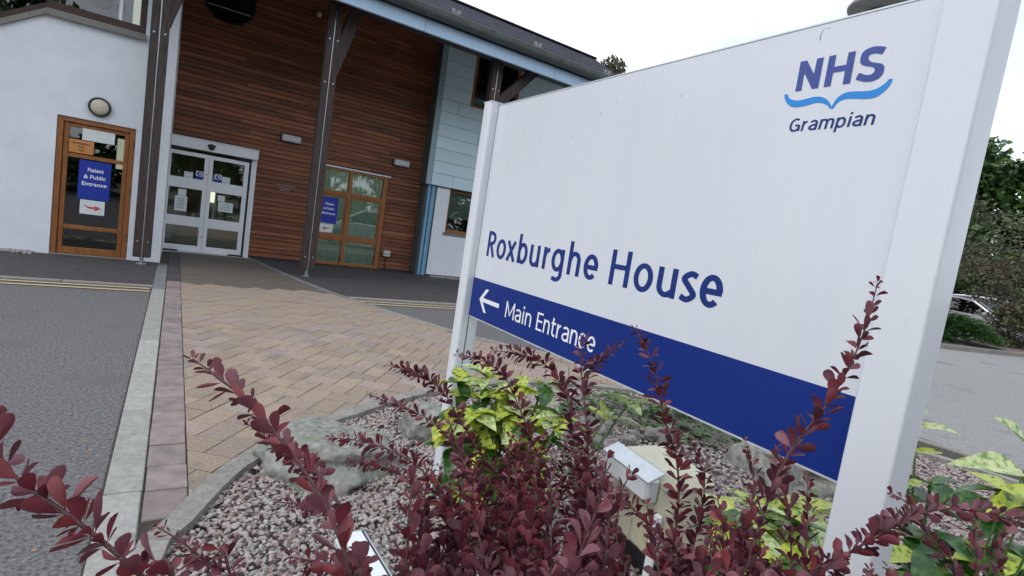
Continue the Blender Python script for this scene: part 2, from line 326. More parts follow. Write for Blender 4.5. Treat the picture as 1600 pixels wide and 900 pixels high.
# a humanist sans drawn as pen strokes: cap height 1, x-height .74; each stroke is a centre line widened by an oval pen
def strokes(ch, W, wx, wy):
    X = .745; l, r = wx / 2, W - wx / 2; sy = wy / 2
    def arc(cx, cy, rx, ry, a0, a1, n=18): return [(cx + rx * math.cos(R(a0 + (a1 - a0) * i / n)), cy + ry * math.sin(R(a0 + (a1 - a0) * i / n))) for i in range(n + 1)]
    cx, rx, ry = W / 2, (r - l) / 2, X / 2 - sy + .012
    if ch == 'o': return [arc(cx, X / 2, rx, ry, 0, 360, 32)]
    if ch == 'c': return [arc(cx, X / 2, rx * 1.1, ry, 48, 312, 24)]
    if ch == 'e': return [arc(cx, X / 2, rx, ry, 0, 316, 28), [(l, X / 2 - .01), (r + wx * .42, X / 2 - .01)]]
    if ch == 'H': return [[(l, 0), (l, 1)], [(r, 0), (r, 1)], [(l, .53), (r, .53)]]
    if ch == 'E': return [[(l, 0), (l, 1)], [(l, 1 - sy), (W, 1 - sy)], [(l, .52), (W * .93, .52)], [(l, sy), (W, sy)]]
    if ch == 'M': return [[(l, 0), (l * 1.25, 1)], [(r, 0), (r - l * .25, 1)], [(l * 1.25, .97), (cx, .2), (r - l * .25, .97)]]
    if ch == 'R': return [[(l, 0), (l, 1)], [(l, 1 - sy), (W * .45, 1 - sy)] + arc(W * .45, .725, r * 1.0 - W * .45, .275 - sy, 80, -90, 12) + [(l, .45)], [(W * .48, .45), (r + wx * .05, 0)]]
    if ch == 'x': return [[(wx * .55, 0), (W - wx * .6, X)], [(wx * .5, X), (W - wx * .5, 0)]]
    if ch == 'b': return [[(l, 0), (l, 1.06)], arc(cx, X / 2, rx, ry, 165, -165, 28)]
    if ch == 'p': return [[(l, -.3), (l, X)], arc(cx, X / 2, rx, ry, 165, -165, 28)]
    if ch == 'g': return [arc(cx, X / 2 + .01, rx, ry - .01, 15, 345, 28), [(r, X), (r, -.06)] + arc(cx, -.06, rx, .19, 0, -90, 8) + [(l + .04, -.215)]]
    if ch == 'u': return [[(l, X)] + arc(cx - .01, .27, rx - .01, .27 - sy + .01, 180, 330, 12), [(r, 0), (r, X)]]
    if ch in 'nh': return [[(l, 0), (l, 1.06 if ch == 'h' else X)], [(l + .02, X * .62)] + arc(cx + .01, X - .28, rx - .01, .28 - sy + .01, 150, 0, 12) + [(r, 0)]]
    if ch == 'm': q = (r - l) / 4; return [[(l, 0), (l, X)]] + [[(c - q + .01, X * .62)] + arc(c, X - .22, q, .22 - sy + .01, 150, 0, 10) + [(c + q, 0)] for c in (l + q, l + 3 * q)]
    if ch == 'r': return [[(l, 0), (l, X)], [(l + .02, X * .60)] + arc(W * .95, X * .62, W * .95 - l - .02, X * .38 - sy, 170, 98, 8)]
    if ch == 'i': return [[(l, 0), (l, X)], [(l, .88), (l, 1.03)]]
    if ch == 't': return [[(W * .38, X + .24), (W * .38, .2)] + arc(W * .38 + .16, .2, .16, .2 - sy, 180, 280, 8) + [(W, sy + .01)], [(0, X - sy), (W, X - sy)]]
    if ch == 's': return [smoothpoly([(W * .90, X - sy - .035), (cx + .02, X - sy + .012), (l + .005, X * .74), (cx, X * .5), (r - .005, X * .26), (cx - .02, sy - .012), (W * .08, sy + .045)], 6, False)]
    if ch == 'a': return [[(W * .1, X - sy - .05)] + arc(cx, X - .24, rx, .24 - sy + .012, 120, 0, 10) + [(r, 0)], [(r, X * .57)] + arc(cx - .01, X * .285, rx + .01, X * .285 - sy + .01, 100, 330, 16)]
    if ch == 'G': return [arc(cx + .02, .5, rx + .02, .5 - sy + .01, 55, 300, 26) + [(r, .08), (r, .46)], [(cx + .02, .46), (r, .46)]]
    return []
def draw(mb, ch, x, W, base, cap, wx, wy, fn):
    """ch drawn in metres: left edge x, width W, pen wx by wy"""
    for si, pts in enumerate(strokes(ch, W / cap, wx / cap, wy / cap)):
        P = []
        for p in pts:
            v = Vector(p)
            if not P or (v - P[-1]).length > 1e-4: P.append(v)
        L_, Rt = [], []
        for i, p in enumerate(P):
            a, b_ = P[max(0, i - 1)], P[min(len(P) - 1, i + 1)]
            if (P[0] - P[-1]).length < .01: a, b_ = P[i - 1 if i > 0 else -2], P[i + 1 if i < len(P) - 1 else 1]
            t = (b_ - a).normalized(); n = Vector((-t.y, t.x)); k = 1.0
            if 0 < i < len(P) - 1:
                t1 = (p - P[i - 1]).normalized(); k = min(1.5, 1 / max(.5, abs(t1.dot(t))))
            h = Vector((n.x * wx / cap / 2, n.y * wy / cap / 2)) * k
            if abs(t.x) > .25 and abs(t.y) > .25 and len(pts) <= 3: h = h * (1 if abs(n.x) > .3 else 1)
            L_.append(p + h); Rt.append(p - h)
        o = [fn(x + v.x * cap, base + v.y * cap, si) for v in L_ + Rt]; n = len(P)
        mb.add(o, [(i + 1, i, n + i, n + i + 1) for i in range(n - 1)])
# ================================================================ THE SETTING
BED = smoothpoly([(.045, 2.037), (.15, 2.296), (.343, 2.664), (.511, 2.862), (.84, 3.169), (1.125, 3.337), (1.467, 3.539), (1.95, 3.74), (2.6, 3.86), (3.3, 3.78), (4.2, 3.35), (5.0, 2.6), (5.5, 1.85), (5.7, 1.06), (5.6, .2), (5.0, -.8), (3.8, -1.5), (2.2, -1.7), (.9, -1.2), (.2, -.2), (-.02, .9)], 3)
BEDO = offset(BED, -.1)
if abs(sum(a[0] * b_[1] - b_[0] * a[1] for a, b_ in zip(BEDO, BEDO[1:] + BEDO[:1]))) < abs(sum(a[0] * b_[1] - b_[0] * a[1] for a, b_ in zip(BED, BED[1:] + BED[:1]))): BEDO = offset(BED, .1)
struct('ground', flat([(-300, -300), (300, -300), (300, 400), (-300, 400)], -.12), M['ground'])
road = struct('road', flat([(-40, -40), (18.2, -40), (18.2, 5.9), (18.2, 8.3), (18.2, 12.6), (-40, 12.6)], 0, [BEDO]), M['asphalt'])
struct('car_park', flat([(18.2, -40), (60, -40), (60, 60), (18.2, 60)], -.004), M['asphalt_far'])
struct('road_right', flat([(6.2, -40), (18.2, -40), (18.2, 12), (6.2, 8)], .004), M['asphalt_far'])
# double yellow lines, broken where the brick crossing runs through them
yl = MB()
for x0, x1 in ((-30, -.19), (2.45, 14)):
    for y in (7.66, 7.86): yl.add([(x0, y, .009), (x1, y, .009), (x1, y + .06, .009), (x0, y + .06, .009)], [(0, 1, 2, 3)])
part('yellow_line', yl, M['yellow'], road)
# dark footways along the building, a step above the road
DIAG = [(1.40, 12.62), (1.92, 9.6), (2.33, 8.02), (3.07, 6.04), (3.40, 5.45), (3.85, 4.9), (4.5, 4.3), (5.2, 3.5), (5.9, 2.4), (6.15, 1.2), (6.1, 0), (5.6, -1.2)]
fl = MB().prism([(-20, 8.12), (-.16, 8.12), (-.16, 10.52), (-20, 10.52)], -.05, .014); foot1 = struct('footway', fl, M['footway'])
fl = MB().prism([(2.28, 8.2), (14, 8.2), (14, 12.6), (1.45, 12.6), (1.98, 9.55)], -.05, .014); foot2 = struct('footway', fl, M['footway'])
k = MB(); 
for i in range(16): k.box(-.16 - (i + 1) * .9 + .004, -.16 - i * .9 - .004, 8.0, 8.12, -.05, .02, .004)
part('kerb_edge', k, M['kerb_grey'], foot1)
k = MB()
for i in range(12): k.box(2.36 + i * .9 + .004, 2.36 + (i + 1) * .9 - .004, 8.06, 8.2, -.05, .02, .004)
part('kerb_edge', k, M['kerb_grey'], foot2)
# flush kerb between asphalt and bricks
kr = struct('kerb', MB().box(-.175, -.165, 1.2, 10.5, -.05, .004), M['joint'])
ys = [1.70, 2.6, 3.58, 4.44, 5.25, 6.04, 6.95, 7.85, 8.45, 9.35, 10.2]
random.seed(2)
for i, (a, b_) in enumerate(zip([.8] + ys, ys)):
    x = -.165 + random.uniform(-.002, .002)
    part('kerb_stone', box(x, x + .135, a + .003, b_ - .003, -.05, .018 + random.uniform(-.001, .001), .004), M['kerb_dark'] if a >= 7.8 else M['kerb'], kr)
# diagonal flush kerb on the far side of the crossing
dk = struct('kerb', MB().box(1.40, 1.41, 12.60, 12.61, -.05, .004), M['joint'])
dp = smoothpoly(DIAG, 3, False)
for a, b_ in zip(dp, dp[1:]):
    t = (Vector(b_) - Vector(a)); n_ = Vector((-t.y, t.x)).normalized() * .055; e = t.normalized() * .003
    A, B = Vector(a) + e, Vector(b_) - e
    pr = [A - n_, B - n_, B + n_, A + n_]
    pr = [(p.x, p.y) for p in pr]
    part('kerb_stone', MB().prism(pr, -.05, .018), M['kerb_dark'] if a[1] > 8.4 else M['kerb_grey'], dk)
# edging stones round the bed
be = struct('bed_edging', MB().box(.03, .04, 1.9, 1.91, -.1, -.02), M['joint'])
for i in range(0, len(BED)):
    j = (i + 1) % len(BED); a, b_, c, d = Vector(BED[i]), Vector(BED[j]), Vector(BEDO[j]), Vector(BEDO[i])
    t = (b_ - a).normalized() * .001
    part('edging_stone', MB().prism([tuple(a + t), tuple(b_ - t), tuple(c - t), tuple(d + t)], -.12, .02), M['kerb_grey'], be)
# brick crossing: soldier course and herringbone
XD = lambda y: next((a[0] + (b_[0] - a[0]) * (y - a[1]) / (b_[1] - a[1]) for a, b_ in zip(dp, dp[1:]) if b_[1] <= y <= a[1] and a[1] != b_[1]), None)
pave = [(-.025, .9)] + [(-.025, 10.5), (-.14, 10.56), (-.14, 12.62)] + [(x - .03, y) for x, y in dp] + [(4.6, -1.9), (1.5, -2.3), (.2, -1.2)]
paving = struct('brick_paving', flat(pave, .004, [BEDO]), M['joint'])
unit = {}
def brick(name, mt, parent, x, y, lx, ly, ang, z):
    key = (name, mt, round(lx, 3), round(ly, 3))
    if key not in unit: unit[key] = box(-lx / 2, lx / 2, -ly / 2, ly / 2, -.03, 0, .004).mesh(name, M[mt])
    return link(name, unit[key], parent, (x, y, z), (0, 0, ang))
y = 1.15; i = 0
while y < 12.4:
    h = .232
    if not inside(.06, y + .12, BEDO): brick('soldier_brick', 'soldier' if y < 8.4 else 'soldier_dark', paving, .058 + random.uniform(-.002, .002), y + .12, .158, h, random.uniform(-.008, .008), .016 + random.uniform(-.002, .002))
    y += .24
e1 = Vector((math.cos(R(51.8)), math.sin(R(51.8)))); e2 = Vector((-e1.y, e1.x)); Lb, Wb, G = .238, .162, .005
org = Vector((.924, 3.595)); blocks = []
lim = [(x - .06, y) for x, y in dp]
region = [(.14, 1.2), (.14, 12.6)] + lim + [(4.5, -1.9), (1.5, -2.3), (.3, -1.2)]
def clip(poly, inside_f, cut):
    o = []
    for i in range(len(poly)):
        a, b_ = poly[i - 1], poly[i]
        if inside_f(b_):
            if not inside_f(a): o.append(cut(a, b_))
            o.append(b_)
        elif inside_f(a): o.append(cut(a, b_))
    return o
def halfplane(P, Q):
    d = Q - P
    g = lambda p: (d.x * (p.y - P.y) - d.y * (p.x - P.x))
    return (lambda p: g(p) >= 0), (lambda a, b_: a + (b_ - a) * (g(a) / (g(a) - g(b_))))
for j in range(-40, 41):
    for k in range(-60, 61):
        for v in (0, 1):
            if v == 0: x0, y0, lx, ly = k * Wb + j * (Lb + Wb), k * Wb + j * (Wb - Lb), Lb, Wb
            else: x0, y0, lx, ly = k * Wb + Lb + j * (Lb + Wb), (k + 1) * Wb - Lb + j * (Wb - Lb), Wb, Lb
            c = org + e1 * (x0 + lx / 2) + e2 * (y0 + ly / 2)
            if not (-.1 < c.x < 6.4 and 1.0 < c.y < 12.8): continue
            cs = [org + e1 * (x0 + a) + e2 * (y0 + b_) for a, b_ in ((G / 2, G / 2), (lx - G / 2, G / 2), (lx - G / 2, ly - G / 2), (G / 2, ly - G / 2))]
            ins = [inside(p.x, p.y, region) for p in cs]; cut = [inside(p.x, p.y, BEDO) for p in cs]
            if not any(ins) or all(cut): continue
            blocks.append((c.y * c.y + c.x * c.x, c, lx, ly, v, cs, all(ins) and not any(cut)))
blocks.sort(key=lambda t: t[0]); rest = {}; seen = 0
random.seed(9)
for d2, c, lx, ly, v, cs, whole in blocks:
    q = random.random(); nv = noise.noise(Vector((c.x * .8, c.y * .8, 3)))
    mt = 'paver_dark' if c.y > 8.45 else ('paver_grey' if q < .12 + .25 * nv else ('paver_pink' if q < .42 + .5 * nv + .1 * (c.y > 4) else 'paver'))
    z = .016 + random.uniform(-.002, .002)
    if c.y < 1.9: continue
    if whole and seen < 235:
        brick('paver', mt, paving, c.x, c.y, lx - G, ly - G, math.atan2(e1.y, e1.x) + random.uniform(-.006, .006), z); seen += 1; continue
    poly = cs
    if not whole:
        f_, g_ = (lambda p: p.x >= .142), (lambda a, b_: a + (b_ - a) * ((.142 - a.x) / (b_.x - a.x)))
        poly = clip(poly, f_, g_)
        for a, b_ in zip(lim, lim[1:]):
            if poly and min(a[1], b_[1]) - .3 < c.y < max(a[1], b_[1]) + .3 and a[1] - b_[1] > .02:
                f_, g_ = halfplane(Vector(b_), Vector(a)); poly = clip(poly, f_, g_)
        if not poly: continue
        # cut against the bed's outer edge: keep the side away from the bed
        near = min(range(len(BEDO)), key=lambda i: (Vector(BEDO[i]) - c).length)
        if (Vector(BEDO[near]) - c).length < .35:
            for i0 in (near - 1, near):
                A, B = Vector(BEDO[i0]), Vector(BEDO[(i0 + 1) % len(BEDO)]); mid = (A + B) / 2
                f_, g_ = halfplane(A, B); cen = Vector((2.5, 1)); 
                if f_(cen): f_, g_ = halfplane(B, A)
                poly = clip(poly, f_, g_)
                if not poly: break
        if not poly or len(poly) < 3: continue
    ar = sum(a.x * b_.y - b_.x * a.y for a, b_ in zip(poly, poly[1:] + poly[:1]))
    if abs(ar) < .0012: continue
    if ar < 0: poly = poly[::-1]
    if d2 < 36 and seen < 290:
        part('paver', MB().prism([tuple(p) for p in poly], -.01, z), M[mt], paving); seen += 1
    else: rest.setdefault(mt, MB()).prism([tuple(p) for p in poly], -.01, z)
allm = list(rest); mb = MB()
for i, mt in enumerate(allm): mb.add(rest[mt].v, rest[mt].f, i)
tag(link('far_pavers', mb.mesh('far_pavers', [M[m_] for m_ in allm], fixn=False), paving), kind='stuff')

# ================================================================ THE BUILDING
YA, YW, YC = 10.52, 12.64, 12.30
bld = thing('building', 'two storey building with cedar boards, white rendered walls and pale blue panels behind the paving', 'building', (2.5, 12.6, 0))
def B(name, mb, m_, smooth=False, kind=None):
    o = part(name, mb, m_, bld, smooth); o.location = (-2.5, -12.6, 0); return tag(o, kind=kind) if kind else o
def Bsub(name, mb, m_, parent, smooth=False): return part(name, mb, m_, parent, smooth)
# left rendered wall, door opening x -1.56..-.60, corner window above with a raked cill
dx0, dx1 = -1.56, -.60
wl = MB()
z1 = 6.0
SILL = [(-12, 1.6), (-3.2, 2.19), (-2.227, 3.158), (-1.732, 3.481), (-.575, 3.484)]
wy0, wy1 = YA, YA + .3
def wallpoly(mb, poly, y0, y1):            # vertical wall piece from an x,z polygon (ccw seen from the front)
    n = len(poly); v = [(x, y0, z) for x, z in poly] + [(x, y1, z) for x, z in poly]
    mb.add(v, [tuple(range(n)), tuple(range(2 * n - 1, n - 1, -1))] + [(i, n + i, n + (i + 1) % n, (i + 1) % n) for i in range(n)])
wallpoly(wl, [(-12, .0), (dx0, .0), (dx0, 3.484), (-1.732, 3.481), (-2.227, 3.158), (-3.2, 2.52), (-12, 2.52)], wy0, wy1)
wallpoly(wl, [(dx0, 2.105), (dx1, 2.105), (dx1, 3.484), (dx0, 3.484)], wy0, wy1)
wallpoly(wl, [(dx1, .0), (-.15, .0), (-.15, z1), (-.575, z1), (-.575, 3.484), (dx1, 3.484)], wy0, wy1)
wl.box(-.45, -.15, YA + .3, YW, 0, z1)
wl.box(-12, -4.2, wy0, wy1, 2.52, z1)
B('wall', wl, M['render'])
# window upper left
win = B('window', MB().box(-.66, -.58, YA + .04, YA + .14, 3.56, 5.4, .01).box(-4.2, -.66, YA + .04, YA + .14, 5.3, 5.4), M['wood_dark'])
f1 = MB(); wallpoly(f1, [(-1.732, 3.565), (-.575, 3.565), (-.575, 3.68), (-1.70, 3.68)], YA + .02, YA + .14)
wallpoly(f1, [(-3.4, 2.48), (-1.732, 3.565), (-1.70, 3.68), (-3.4, 2.60)], YA + .02, YA + .14); f1.box(-1.76, -1.69, YA + .03, YA + .13, 3.66, 5.4)
Bsub('frame', f1, M['wood_dark'], win)
s1 = MB(); wallpoly(s1, [(-1.732, 3.481), (-.565, 3.481), (-.565, 3.562), (-1.732, 3.562)], YA - .05, YA + .02)
wallpoly(s1, [(-3.4, 2.39), (-1.735, 3.481), (-1.735, 3.562), (-3.4, 2.47)], YA - .05, YA + .02)
s1.box(-1.75, -.545, YA - .08, YA - .05, 3.468, 3.50)
Bsub('sill', s1, M['kerb_grey'], win)
g1 = MB(); wallpoly(g1, [(-4.2, 2.1), (-1.735, 3.60), (-.66, 3.60), (-.66, 5.32), (-4.2, 5.32)], YA + .09, YA + .094); Bsub('pane', g1, M['glass_dark'], win)
Bsub('mullion', MB().box(-.93, -.88, YA + .04, YA + .13, 3.66, 5.32, .008), M['white'], win)
# rooms behind the glass
def room(x0, x1, y0, y1, z0, z1, m_):
    mb = MB(); t = .05
    mb.box(x0, x1, y1, y1 + t, z0, z1).box(x0 - t, x0, y0, y1, z0, z1).box(x1, x1 + t, y0, y1, z0, z1).box(x0, x1, y0, y1, z1, z1 + t).box(x0, x1, y0, y1, z0 - t, z0 + .002)
    return B('room', mb, m_)
room(-4.3, -.5, YA + .32, 14.5, 2.0, 5.5, M['room_dark']); room(-2.4, -.5, YA + .32, 14.5, .02, 1.9 + .25, M['room_dark'])
room(-.3, 1.6, YW + .2, 17.5, .02, 2.6, M['room']); B('added_glow_panel', MB().box(.2, .9, 14.2, 15.4, 2.57, 2.6), M['room_light']); room(2.3, 4.6, YW + .2, 14.6, .02, 2.6, M['blind'])  # unseen glowing ceiling panel added to brighten the lobby
room(5.6, 9.5, YC + .25, 16.5, .3, 3.0, M['room_dark']); room(5.6, 9.5, YC + .25, 16.5, 3.5, 6.5, M['room_dark'])
B('lit_screen', MB().box(-.88, -.76, YA + .7, YA + .72, 1.45, 2.0), M['room_light'])
B('lit_screen', MB().box(-.84, -.74, YA + 1.2, YA + 1.22, 3.95, 4.5), M['room_light'])
B('lit_screen', MB().box(.66, .76, YW + 1.6, YW + 1.62, 1.05, 1.42), M['room_light'])
# emergency door
dr = B('emergency_door', MB().box(dx0 + .004, dx0 + .075, YA + .02, YA + .12, .02, 2.1, .006).box(dx1 - .075, dx1 - .004, YA + .02, YA + .12, .02, 2.1, .006).box(dx0 + .075, dx1 - .075, YA + .022, YA + .12, 2.03, 2.1, .006), M['wood_frame'])
lf = MB(); a0, a1 = dx0 + .08, dx1 - .08
lf.box(a0, a0 + .062, YA + .05, YA + .105, .03, 2.025, .006).box(a1 - .062, a1, YA + .05, YA + .105, .03, 2.025, .006)
for z0_, z1_ in ((.03, .14), (.42, .485), (1.515, 1.575), (1.97, 2.025)): lf.box(a0 + .062, a1 - .062, YA + .053, YA + .103, z0_, z1_, .006)
Bsub('leaf_frame', lf, M['wood_frame'], dr)
for z0_, z1_ in ((.14, .42), (.485, 1.515), (1.575, 1.97)): Bsub('pane', MB().box(a0 + .062, a1 - .062, YA + .075, YA + .08, z0_, z1_), M['glass_dark'], dr)
hg = MB()
for z in (.3, 1.05, 1.8): hg.box(dx1 - .016, dx1 - .003, YA + .005, YA + .022, z, z + .11, .002)
Bsub('hinge', hg, M['black'], dr)
B('threshold', MB().box(dx0, dx1, YA + .0, YA + .3, .0, .028, .004), M['kerb_grey'])
# cedar wall: one board at a time, round the openings
B('wall_backing', MB().box(-.15, 1.2 - 1.2, YW + .03, YW + .18, 2.31, 6.2).box(0.0, 5.12, YW + .03, YW + .18, 2.31, 6.2).box(1.40, 2.70, YW + .03, YW + .18, 0, 2.31).box(4.285, 5.12, YW + .03, YW + .18, 0, 2.31), M['backing'])
bw = .0945; random.seed(4); bmesh_ = {}; nb = 0; z = .055
while z < 6.1:
    spans = [(-.15, 5.10)]
    def cutspan(a, b_):
        global spans
        o = []
        for s0, s1 in spans:
            if b_ <= s0 or a >= s1: o.append((s0, s1)); continue
            if a > s0: o.append((s0, a))
            if b_ < s1: o.append((b_, s1))
        spans = o
    zc = z + bw / 2
    if zc < 2.30: cutspan(-.2, 1.395); 
    if z < 2.315 and z + bw > -.1 and zc < 2.315: cutspan(2.70, 4.275)
    dz = abs(zc - 5.12)
    if dz < .47: h = math.sqrt(.47 ** 2 - dz * dz); cutspan(.62 - h, .62 + h)
    for s0, s1 in spans:
        x = s0
        while x < s1 - .02:
            l_ = random.uniform(1.1, 3.2) if nb < 250 else 6
            x1_ = min(s1, x + l_)
            if s1 - x1_ < .35: x1_ = s1
            link('board', bmesh_.setdefault('b', box(-.5, .5, -.5, .5, -.5, .5, .02).mesh('board', M['wood'])), bld, ((x + x1_) / 2 - 2.5, YW + .012 - 12.6 + random.uniform(-.003, .003), zc), (0, 0, 0), (x1_ - x - .003, .026, bw - .012)); nb += 1
            x = x1_
    z += bw
B('base_rail', MB().box(1.395, 2.72, YW + .0, YW + .03, .0, .05), M['backing']); B('base_rail', MB().box(4.26, 5.10, YW, YW + .03, 0, .05), M['backing'])
# round window
rw = B('round_window', MB().lathe([(.44, -.03), (.47, -.03), (.475, .04), (.44, .04), (.44, -.03)], 40, (.62, YW, 5.12), 'y'), M['black'])
Bsub('pane', MB().lathe([(.001, 0), (.445, 0)], 40, (.62, YW + .01, 5.12), 'y'), M['glass_dark'], rw)
Bsub('room', MB().box(.1, 1.15, YW + .5, YW + .52, 4.6, 5.7), M['room_dark'], rw)
Bsub('glazing_bar', MB().box(.18, 1.06, YW - .02, YW + .005, 4.92, 4.935), M['steel'], rw)
# timber window with vertical blinds
x0, x1, xm = 2.70, 4.27, 3.375; yw = YW - .04
fr = MB().box(x0, x0 + .10, yw, yw + .1, .03, 2.26, .008).box(x1 - .115, x1 - .01, yw, yw + .1, .03, 2.26, .008).box(xm - .04, xm + .04, yw + .002, yw + .1, .10, 2.2, .008)
fr.box(x0 + .1, x1 - .115, yw + .004, yw + .1, .03, .10, .008).box(x0 + .1, x1 - .115, yw + .004, yw + .1, 2.2, 2.26, .008)
for a, b_ in ((.60, .72), (1.64, 1.75)):
    fr.box(x0 + .1, xm - .04, yw + .004, yw + .1, a, b_, .008).box(xm + .04, x1 - .115, yw + .004, yw + .1, a, b_, .008)
    fr.box(x0 + .1, xm - .04, yw - .006, yw + .003, (a + b_) / 2 - .012, (a + b_) / 2 + .004).box(xm + .04, x1 - .115, yw - .006, yw + .003, (a + b_) / 2 - .012, (a + b_) / 2 + .004)
wn = B('window', fr, M['wood_frame'])
sash = MB()
for xa, xb in ((x0 + .1, xm - .04), (xm + .04, x1 - .115)):
    sash.box(xa, xa + .03, yw + .02, yw + .09, .72, 1.64, .004).box(xb - .03, xb, yw + .02, yw + .09, .72, 1.64, .004).box(xa + .03, xb - .03, yw + .022, yw + .09, .72, .75).box(xa + .03, xb - .03, yw + .022, yw + .09, 1.61, 1.64)
Bsub('sash', sash, M['wood_frame'], wn)
for xa, xb in ((x0 + .1, xm - .04), (xm + .04, x1 - .115)):
    for za, zb in ((.10, .60), (.75, 1.61), (1.75, 2.2)): Bsub('pane', MB().box(xa, xb, yw + .06, yw + .065, za, zb), M['glass'], wn)
bl = MB(); x = x0 + .06; random.seed(3)
while x < x1 - .05:
    a = R(28 + random.uniform(-14, 14)); w = .037; y = YW + .13
    if abs(x - 3.62) > .025: bl.add([(x - w * math.cos(a), y - w * math.sin(a), .1), (x + w * math.cos(a), y + w * math.sin(a), .1), (x + w * math.cos(a), y + w * math.sin(a), 2.22), (x - w * math.cos(a), y - w * math.sin(a), 2.22)], [(0, 1, 2, 3)])
    x += .075
B('vertical_blind', bl, M['blind_t'], kind='stuff')
B('added_glow_panel', MB().box(2.7, 4.2, 13.3, 13.9, 2.57, 2.6), M['room_light'])  # emissive panel added out of sight to light the blinds from inside
B('window_head', MB().box(x0 - .05, x1 + .03, YW - .07, YW + .0, 2.262, 2.30), M['alu'])
# automatic doors: header, frame, two leaves
yd = YW - .05
B('door_header', MB().box(-.148, 1.39, yd - .10, yd + .1, 2.09, 2.285, .006).box(-.148, 1.40, yd - .12, yd - .07, 2.285, 2.30), M['white'])
B('sensor', MB().lathe([(.001, -.035), (.05, -.03), (.062, 0), (.062, .02)], 16, (.53, yd - .11, 2.18), 'y').box(.46, .60, yd - .13, yd - .10, 2.185, 2.225, .005), M['black'], True)
B('jamb', MB().box(1.285, 1.385, yd - .02, yd + .1, .01, 2.09, .005).box(1.335, 1.345, yd - .03, yd - .02, .01, 2.09), M['white'])
for a_ in ((-.148, .10, yd - .06, yd - .01, 2.045, 2.075), (.98, 1.285, yd - .06, yd - .01, 2.045, 2.075), (-.148, .10, yd - .09, yd - .01, .02, .055), (1.0, 1.285, yd - .09, yd - .01, .02, .055), (1.255, 1.285, yd, yd + .05, .02, 2.05)): B('door_track', MB().box(*a_, .004), M['black'])
for xa, xb in ((-.20, .513), (.517, 1.245)):
    lf = MB(); px0, px1 = (xa + .07, xb - .075) if xa < 0 else (xb - .655, xb - .085)
    lf.box(xa, px0, yd, yd + .05, .03, 2.02, .004).box(px1, xb, yd, yd + .05, .03, 2.02, .004)
    for za, zb in ((.03, .155), (.545, .74), (1.295, 1.505), (1.945, 2.02)): lf.box(px0, px1, yd + .002, yd + .048, za, zb, .003)
    dl = B('sliding_door', lf, M['white'])
    for za, zb in ((.155, .545), (.74, 1.295), (1.505, 1.945)): Bsub('pane', MB().box(px0, px1, yd + .02, yd + .026, za, zb), M['glass'], dl)
    for zz in (1.63, .36): Bsub('lock', MB().lathe([(.001, -.006), (.016, -.006), (.018, 0)], 12, (.488 if xa < 0 else .542, yd, zz), 'y'), M['steel'], dl) if xa < 0 else None
B('threshold', MB().box(-.15, 1.40, YW - .18, YW + .2, .0, .024, .004), M['alu'])
# right block: pale panels over render
xr = 5.06; yp = 12.22
B('wall', MB().box(5.42, 5.77, YC, YC + .3, .06, 2.4).box(5.77, 7.6, YC, YC + .3, .06, 1.10).box(7.6, 14, YC, YC + .3, .06, 2.4), M['render'])
B('wall_base', MB().box(5.42, 14, YC + .02, YC + .3, 0, .06), M['backing'])
B('corner_trim', MB().box(5.12, 5.42, YC + .04, YC + .3, 0, 2.27).box(5.12, 5.13, YC + .3, YW, 0, 2.3), M['panel_side'])
B('downpipe', MB().box(5.17, 5.24, YC - .02, YC + .04, .02, 2.27, .01).box(5.27, 5.37, YC - .01, YC + .04, .02, 2.27, .01), M['trim_blue'])
B('panel_return', MB().box(xr, xr + .01, yp + .02, YW + .1, 2.27, 6.2).box(xr, 14, yp + .03, YC + .06, 2.262, 2.27), M['panel_side'])
B('corner_post', MB().box(xr, xr + .13, yp - .002, yp + .03, 2.272, 6.2, .004), M['panel_trim'])
B('panel_backing', MB().box(xr + .12, 14, yp + .018, yp + .05, 2.272, 4.32).box(xr + .12, 5.96, yp + .018, yp + .05, 4.32, 6.2).box(7.3, 14, yp + .018, yp + .05, 4.32, 6.2), M['backing'])
random.seed(8); z = 2.275; row = 0; joints = {0: 5.77, 1: 6.9, 2: 6.4, 3: 7.1, 4: 6.3, 5: 6.35, 6: 5.65, 7: 8.8}
while z < 6.1:
    hh = .2975; segs = [(xr + .135, 14)]
    if z > 4.25: segs = [(xr + .135, 5.965), (7.29, 14)]
    for s0, s1 in segs:
        cuts = [s0]; c = joints.get(row, 6.0)
        while c < s1:
            if c > s0 + .2 and c < s1 - .2: cuts.append(c)
            c += 2.3
        cuts.append(s1)
        for a, b_ in zip(cuts, cuts[1:]): B('panel', MB().box(a + .005, b_ - .005, yp, yp + .016, z + .004, z + hh - .004, .002), M['panel'])
    z += hh; row += 1
def window(x0, x1, z0, z1, y, mull, lean=0.0):
    f = MB().box(x0, x0 + .07, y, y + .08, z0, z1, .005).box(x1 - .07, x1, y, y + .08, z0, z1, .005).box(x0 + .07, x1 - .07, y + .002, y + .08, z0, z0 + .08, .005).box(x0 + .07, x1 - .07, y + .002, y + .08, z1 - .07, z1, .005)
    for m_ in mull: f.box(m_ - .05, m_ + .05, y + .003, y + .08, z0 + .08, z1 - .07, .005)
    w = B('window', f, M['wood_frame']); xs_ = [x0 + .07] + [v for m_ in mull for v in (m_ - .05, m_ + .05)] + [x1 - .07]
    for a, b_ in zip(xs_[::2], xs_[1::2]):
        pn = Bsub('pane', MB().box(a, b_, -.003, .003, -(z1 - z0) / 2 + .075, (z1 - z0) / 2 - .075), M['glass'], w); pn.location = (0, y + .055 + lean * .5, (z0 + z1) / 2); pn.rotation_euler = (lean, 0, 0)
    return w
w1 = window(5.97, 7.28, 4.32, 5.75, yp + .0, (6.62,), R(4.5))
w2 = window(5.775, 7.595, 1.16, 2.26, YC + .1, (6.7,))
